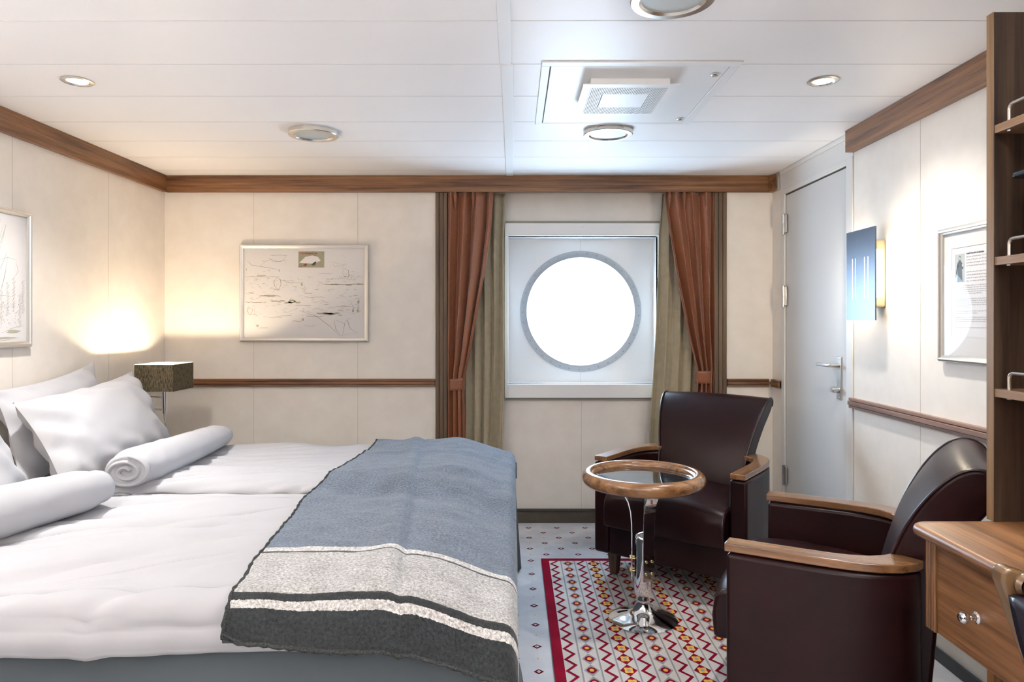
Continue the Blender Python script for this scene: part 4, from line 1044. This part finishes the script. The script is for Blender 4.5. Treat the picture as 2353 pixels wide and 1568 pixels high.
# ================================================================ ARMCHAIRS (local: x across, y forward, arms' front at y = .36)
def armchair(loc, rot, label):
    t = thing('armchair', loc, label, 'armchair', 'burgundy leather tub armchairs', rot)
    FR = .36
    # arms
    cl = [(.3325, 0), (.3325, .10), (.3325, .20), (.3310, .27), (.3240, .33), (.3080, .385), (.2830, .425), (.2560, .450), (.2300, .462)]
    for sx_ in (-1, 1):
        def sect(i, hw, z0, z1, grow=0):
            a = cl[max(0, i-1)]; b = cl[min(len(cl)-1, i+1)]; dx, ds = b[0]-a[0], b[1]-a[1]; l = math.hypot(dx, ds); nx, ns = ds/l, -dx/l
            x, s_ = cl[i]
            pts = [(x-nx*hw, s_-ns*hw), (x+nx*hw, s_+ns*hw)]
            (xi, si), (xo, so) = pts
            return [(sx_*xi, FR-si, z0), (sx_*xo, FR-so, z0), (sx_*xo, FR-so, z1), (sx_*xi, FR-si, z1)]
        mb = MB(); mb.loft([sect(i, .0385, .115, .552) for i in range(len(cl))])
        arm = build('arm', mb, 'leather', t, local=True, bevel=.012, seg=3)
        mb = MB()
        secs = []
        for i in range(len(cl)):
            hw = .033+.010*sm(3, 7, i)
            secs.append(sect(i, hw, .556, .580))
        secs[0] = [(a, b+.012, c) for a, b, c in secs[0]]
        secs[0] = [(a, FR+.006, c) for a, b, c in secs[0]]
        mb.loft(secs); build('armrest', mb, 'arm_wood', arm, local=True, bevel=.003, seg=2)
    # backrest
    prof = [(.36, .30), (.376, .38), (.392, .45), (.418, .56), (.450, .65), (.492, .73), (.538, .793), (.578, .830), (.612, .846), (.648, .842), (.680, .820),
            (.682, .785), (.662, .750), (.625, .700), (.588, .640), (.556, .550), (.530, .40), (.515, .115), (.40, .115)]
    def hw(z): return interp([(.11, .215), (.42, .218), (.58, .229), (.70, .252), (.79, .272), (.85, .284)], z)
    # dense profile
    pr = []
    for i in range(len(prof)-1):
        for k in range(3): pr.append((lerp(prof[i][0], prof[i+1][0], k/3), lerp(prof[i][1], prof[i+1][1], k/3)))
    pr.append(prof[-1])
    for _ in range(2):
        pr = [pr[0]]+[((a[0]+2*b[0]+c[0])/4, (a[1]+2*b[1]+c[1])/4) for a, b, c in zip(pr, pr[1:], pr[2:])]+[pr[-1]]
    nfront = 10*3
    secs = []
    for j in range(13):
        k = -1+2*j/12
        q = []
        for i, (s_, z) in enumerate(pr):
            bul = .016*(1-k*k) if i <= nfront else (-.006*(1-k*k))
            zb = .010*(1-k*k)*sm(.7, .84, z)
            q.append((k*hw(z), FR-s_+bul*(1 if i <= nfront else 1), z+zb))
        secs.append(q)
    mb = MB(); mb.loft(secs); back = build('backrest', mb, 'leather', t, local=True, bevel=.010, seg=3)
    for k in (-1, 1):
        mb = MB(); mb.tube([(k*(hw(z)-.002), FR-s_+.002, z+.001) for s_, z in pr[6:nfront+3]], .0042, 8); build('piping', mb, 'piping', back, local=True)
    # seat cushion
    secs = []
    sw = .290
    for j in range(15):
        k = -1+2*j/14; cr = .016*(1-k*k)
        q = [(-.062, .262), (-.068, .30), (-.068, .365), (-.060, .402), (-.040, .422), (-.015, .432), (.10, .440), (.25, .438), (.40, .428), (.40, .262)]
        wv = 1 if abs(k) < .99 else 1
        q2 = []
        for s_, z in q:
            e = (1-abs(k)**6)
            zz = z+cr*(1 if z > .38 else 0)-.014*(1-e)*(1 if z > .35 else 0)
            lim = sw if s_ < .15 else lerp(sw, .235, sm(.15, .40, s_))
            q2.append((k*lim, FR-s_-(.010*(1-e) if s_ < 0 else 0), zz))
        secs.append(q2)
    mb = MB(); mb.loft(secs); seat = build('seat_cushion', mb, 'leather', t, local=True, bevel=.010, seg=3)
    mb = MB(); mb.box(-.292, .292, FR-.42, FR-.004, .115, .258); build('seat_frame', mb, 'leather', t, local=True, bevel=.008, seg=3)
    for k in (-1, 1):
        mb = MB(); mb.tube([(k*(sw-.006), FR+.052, .27), (k*(sw-.006), FR+.058, .33), (k*(sw-.006), FR+.050, .386), (k*(sw-.008), FR+.030, .410), (k*(sw-.008), FR-.05, .421), (k*(sw-.008), FR-.14, .426)], .003, 8)
        build('piping', mb, 'piping', seat, local=True)
    for x, s_ in ((-.30, .075), (.30, .075), (-.20, .46), (.20, .46)):
        mb = MB(); secs = []
        for z, h in ((0, .017), (.118, .026)):
            cx_ = x+(0 if z else .006*(1 if x < 0 else -1)*0); secs.append([(cx_-h, FR-s_-h, z), (cx_+h, FR-s_-h, z), (cx_+h, FR-s_+h, z), (cx_-h, FR-s_+h, z)])
        mb.loft(secs); build('leg', mb, 'leg_wood', t, local=True, bevel=.002)
    return t
def place_chair(front_mid, fdir, label, z=.0):
    l = math.hypot(*fdir); fx, fy = fdir[0]/l, fdir[1]/l
    rot = math.atan2(-fx, fy)
    return armchair((front_mid[0]-fx*.36, front_mid[1]-fy*.36, z), rot, label)
place_chair((.6875, 3.157), (-.602, -.799), 'burgundy leather tub armchair with wooden armrests, back against the curtain', .009)
place_chair((.805, 2.355), (-.866, .500), 'burgundy leather tub armchair nearest the desk, seen from its side', .009)

# ================================================================ DESK, BOOKCASE, DESK CHAIR
DZ = .75
t = thing('desk', (1.25, 1.15, 0), 'walnut desk with rounded edge and a drawer at the lower right corner', 'desk')
def desk_top():
    mb = MB(); x0, x1, ya_, yb_ = .9635, XR-.002, .42, 1.703; zt_, zb_ = DZ, DZ-.028; r = .014
    prof = []
    for k in range(9):
        a = PI/2+PI*k/8; prof.append((x0+r+r*math.cos(a), (zt_+zb_)/2+r*math.sin(a)))
    secs = []
    for y, ins in ((ya_, 0), (yb_-.028, 0), (yb_-.017, .003), (yb_-.008, .009), (yb_-.002, .019), (yb_, .030)):
        q = [(x+ins, y, z) for x, z in prof] + [(x1, y, zb_), (x1, y, zt_)]
        secs.append(q)
    mb.loft(secs); return mb
build('desk_top', desk_top(), 'wood_y', t, smooth=40)
dx = 1.005
mb = MB(); mb.box(dx, XR-.01, .80, 1.6875, .507, DZ-.029); body = build('drawer_case', mb, 'wood_y', t, bevel=.004)
mb = MB()
for k in range(4): mb.box(dx-.008, dx+.01, 1.6475+.0099*k+.001, 1.6475+.0099*(k+1)-.001, .500, DZ-.029)
build('reeded_post', mb, 'wood_z', t, bevel=.003, seg=3)
mb = MB(); mb.box(dx-.004, dx+.012, .85, 1.6455, .503, DZ-.032); dr = build('drawer_front', mb, 'wood_y', t, bevel=.002)
for yk in (1.499, .99):
    mb = MB(); z = .601
    mb.lathe([(.0001, 0), (.0130, 0), (.0130, -.005), (.008, -.008), (.006, -.014), (.0072, -.019), (.011, -.024), (.013, -.030), (.012, -.036), (.008, -.041), (.0001, -.043)], (dx-.004, yk, z), 28, axis='x')
    build('knob', mb, 'chrome', dr)
fx = 1.170
mb = MB(); mb.box(fx, XR-.014, 1.6975, 1.7215, 0.002, DZ-.029); build('side_panel', mb, 'wood_z', t, bevel=.001)
mb = MB(); mb.box(fx, XR-.014, .43, .455, 0.002, DZ-.029); build('side_panel', mb, 'wood_z', t, bevel=.001)

t = thing('bookcase', (1.36, 1.25, DZ+.001), 'tall open walnut bookcase standing on the desk at the right edge', 'bookcase')
y1_, y0_ = 1.6972, .85; BT = 1.994
mb = MB(); mb.box(fx+.0008, XR-.042, y1_, 1.722, DZ+.001, BT); sd = build('side_panel', mb, 'case', t, bevel=.001)
mb = MB(); mb.box(fx-.0004, fx+.0008, y1_+.0002, 1.7218, DZ+.001, BT); build('edge_band', mb, 'case_edge', sd, smooth=0)
mb = MB(); mb.box(fx, XR-.042, y0_, y0_+.025, DZ+.001, BT); build('side_panel', mb, 'case', t, bevel=.001)
mb = MB(); mb.box(XR-.054, XR-.043, y0_+.0255, y1_-.0005, DZ+.001, BT-.001); build('back_panel', mb, 'case', t, smooth=0)
for z in (1.717, 1.3956, 1.075):
    mb = MB(); mb.box(fx+.002, XR-.0545, y0_+.0255, y1_-.0005, z-.020, z); sh = build('shelf', mb, 'case_y', t, bevel=.001)
    x = fx+.015; ye = 1.664; pth = [(x, ye, z-.001), (x, ye, z+.028)]
    for k in range(1, 6): a = PI/2*k/6; pth.append((x, ye-.013+.013*math.cos(a), z+.028+.013*math.sin(a)))
    pth += [(x, ye-.016, z+.0412), (x, .93, z+.0412)]
    for k in range(1, 6): a = PI/2*k/6; pth.append((x, .93-.013*math.sin(a), z+.028+.013*math.cos(a)))
    pth += [(x, .916, z-.001)]
    mb = MB(); mb.tube(pth, .0046, 12); build('gallery_rail', mb, 'nickel', sh)
    mb = MB(); mb.lathe([(.0001, -.0035), (.005, -.003), (.0055, 0)], (x, ye, z-.0202), 12); build('screw', mb, 'steel', sh)

SZ = 1.3961
t = thing('appliance', (1.265, 1.55, SZ), 'grey rounded appliance with flat black lid on the bookcase middle shelf', 'appliance')
def rrect(x0, x1, y0, y1, r, n=6):
    o = []
    for cx_, cy_, a0 in ((x1-r, y1-r, 0), (x0+r, y1-r, PI/2), (x0+r, y0+r, PI), (x1-r, y0+r, 1.5*PI)):
        for k in range(n+1): a = a0+PI/2*k/n; o.append((cx_+r*math.cos(a), cy_+r*math.sin(a)))
    return o
mb = MB(); q = rrect(1.193, 1.34, 1.44, 1.626, .03); q2 = rrect(1.199, 1.334, 1.446, 1.620, .026)
mb.loft([[(a, b, SZ) for a, b in q], [(a, b, 1.520) for a, b in q], [(a, b, 1.528) for a, b in q2]]); build('body', mb, 'grey_plastic', t, smooth=50)
mb = MB(); mb.box(1.28, 1.34, 1.47, 1.60, 1.5285, 1.579); build('neck', mb, 'black_gloss', t, bevel=.005)
q = [(1.1785, 1.46), (1.1785, 1.645), (1.192, 1.664), (1.34, 1.664), (1.34, 1.44), (1.192, 1.44)]
mb = MB(); mb.loft([[(a, b, 1.5795) for a, b in q], [(a, b, 1.591) for a, b in q]]); build('lid', mb, 'black_gloss', t, bevel=.003)

t = thing('desk_chair', (1.0, 1.10, 0), 'wooden desk chair with dark leather back pulled up to the desk', 'chair')
yS = 1.2586
def stile(y0, y1, name='stile'):
    mb = MB()
    sd_ = [(.8636, .799), (.877, .8044), (.907, .795), (.9164, .776), (1.004, .542), (1.023, .45), (1.0, .0), (.962, .0), (.971, .45), (.9475, .542), (.8617, .778)]
    mb.loft([[(a, y, z) for a, z in sd_] for y in (y0, y1)]); return build(name, mb, 'chair_wood', t, bevel=.006, seg=3)
stile(yS-.032, yS); stile(.895, .927)
mb = MB(); mb.lathe([(.0001, 0), (.020, 0), (.021, -.006), (.018, -.011), (.016, -.015)], (.900, yS-.032, .776), 24, axis='y'); build('collar', mb, 'chair_wood', t)
mb = MB(); mb.tube([(.902, yS-.042, .7724), (.902, yS-.057, .7724), (.902, 1.07, .7724), (.902, .935, .7724)], [.013, .020, .023, .020], 20); build('top_roll', mb, 'black_leather', t)
def f(u, v):
    y = lerp(yS-.040, .93, u); x = lerp(.897, .972, v); z = lerp(.764, .542, v); return (x-.010*math.sin(PI*v)-.012*math.sin(PI*u), y, z)
mb = MB(); mb.grid(f, 16, 10); build('back_pad', mb, 'black_leather', t, solid=.03, smooth=180)
mb = MB(); q = rrect(.975, 1.36, .90, 1.25, .04); q2 = rrect(.985, 1.35, .91, 1.24, .04)
mb.loft([[(a, b, .40) for a, b in q], [(a, b, .44) for a, b in q], [(a, b, .455) for a, b in q2]]); build('seat', mb, 'black_leather', t, smooth=50)
for x, y in ((1.325, .92), (1.325, 1.23)):
    mb = MB(); mb.box(x-.018, x+.018, y-.018, y+.018, 0, .40); build('leg', mb, 'chair_wood', t, bevel=.003)
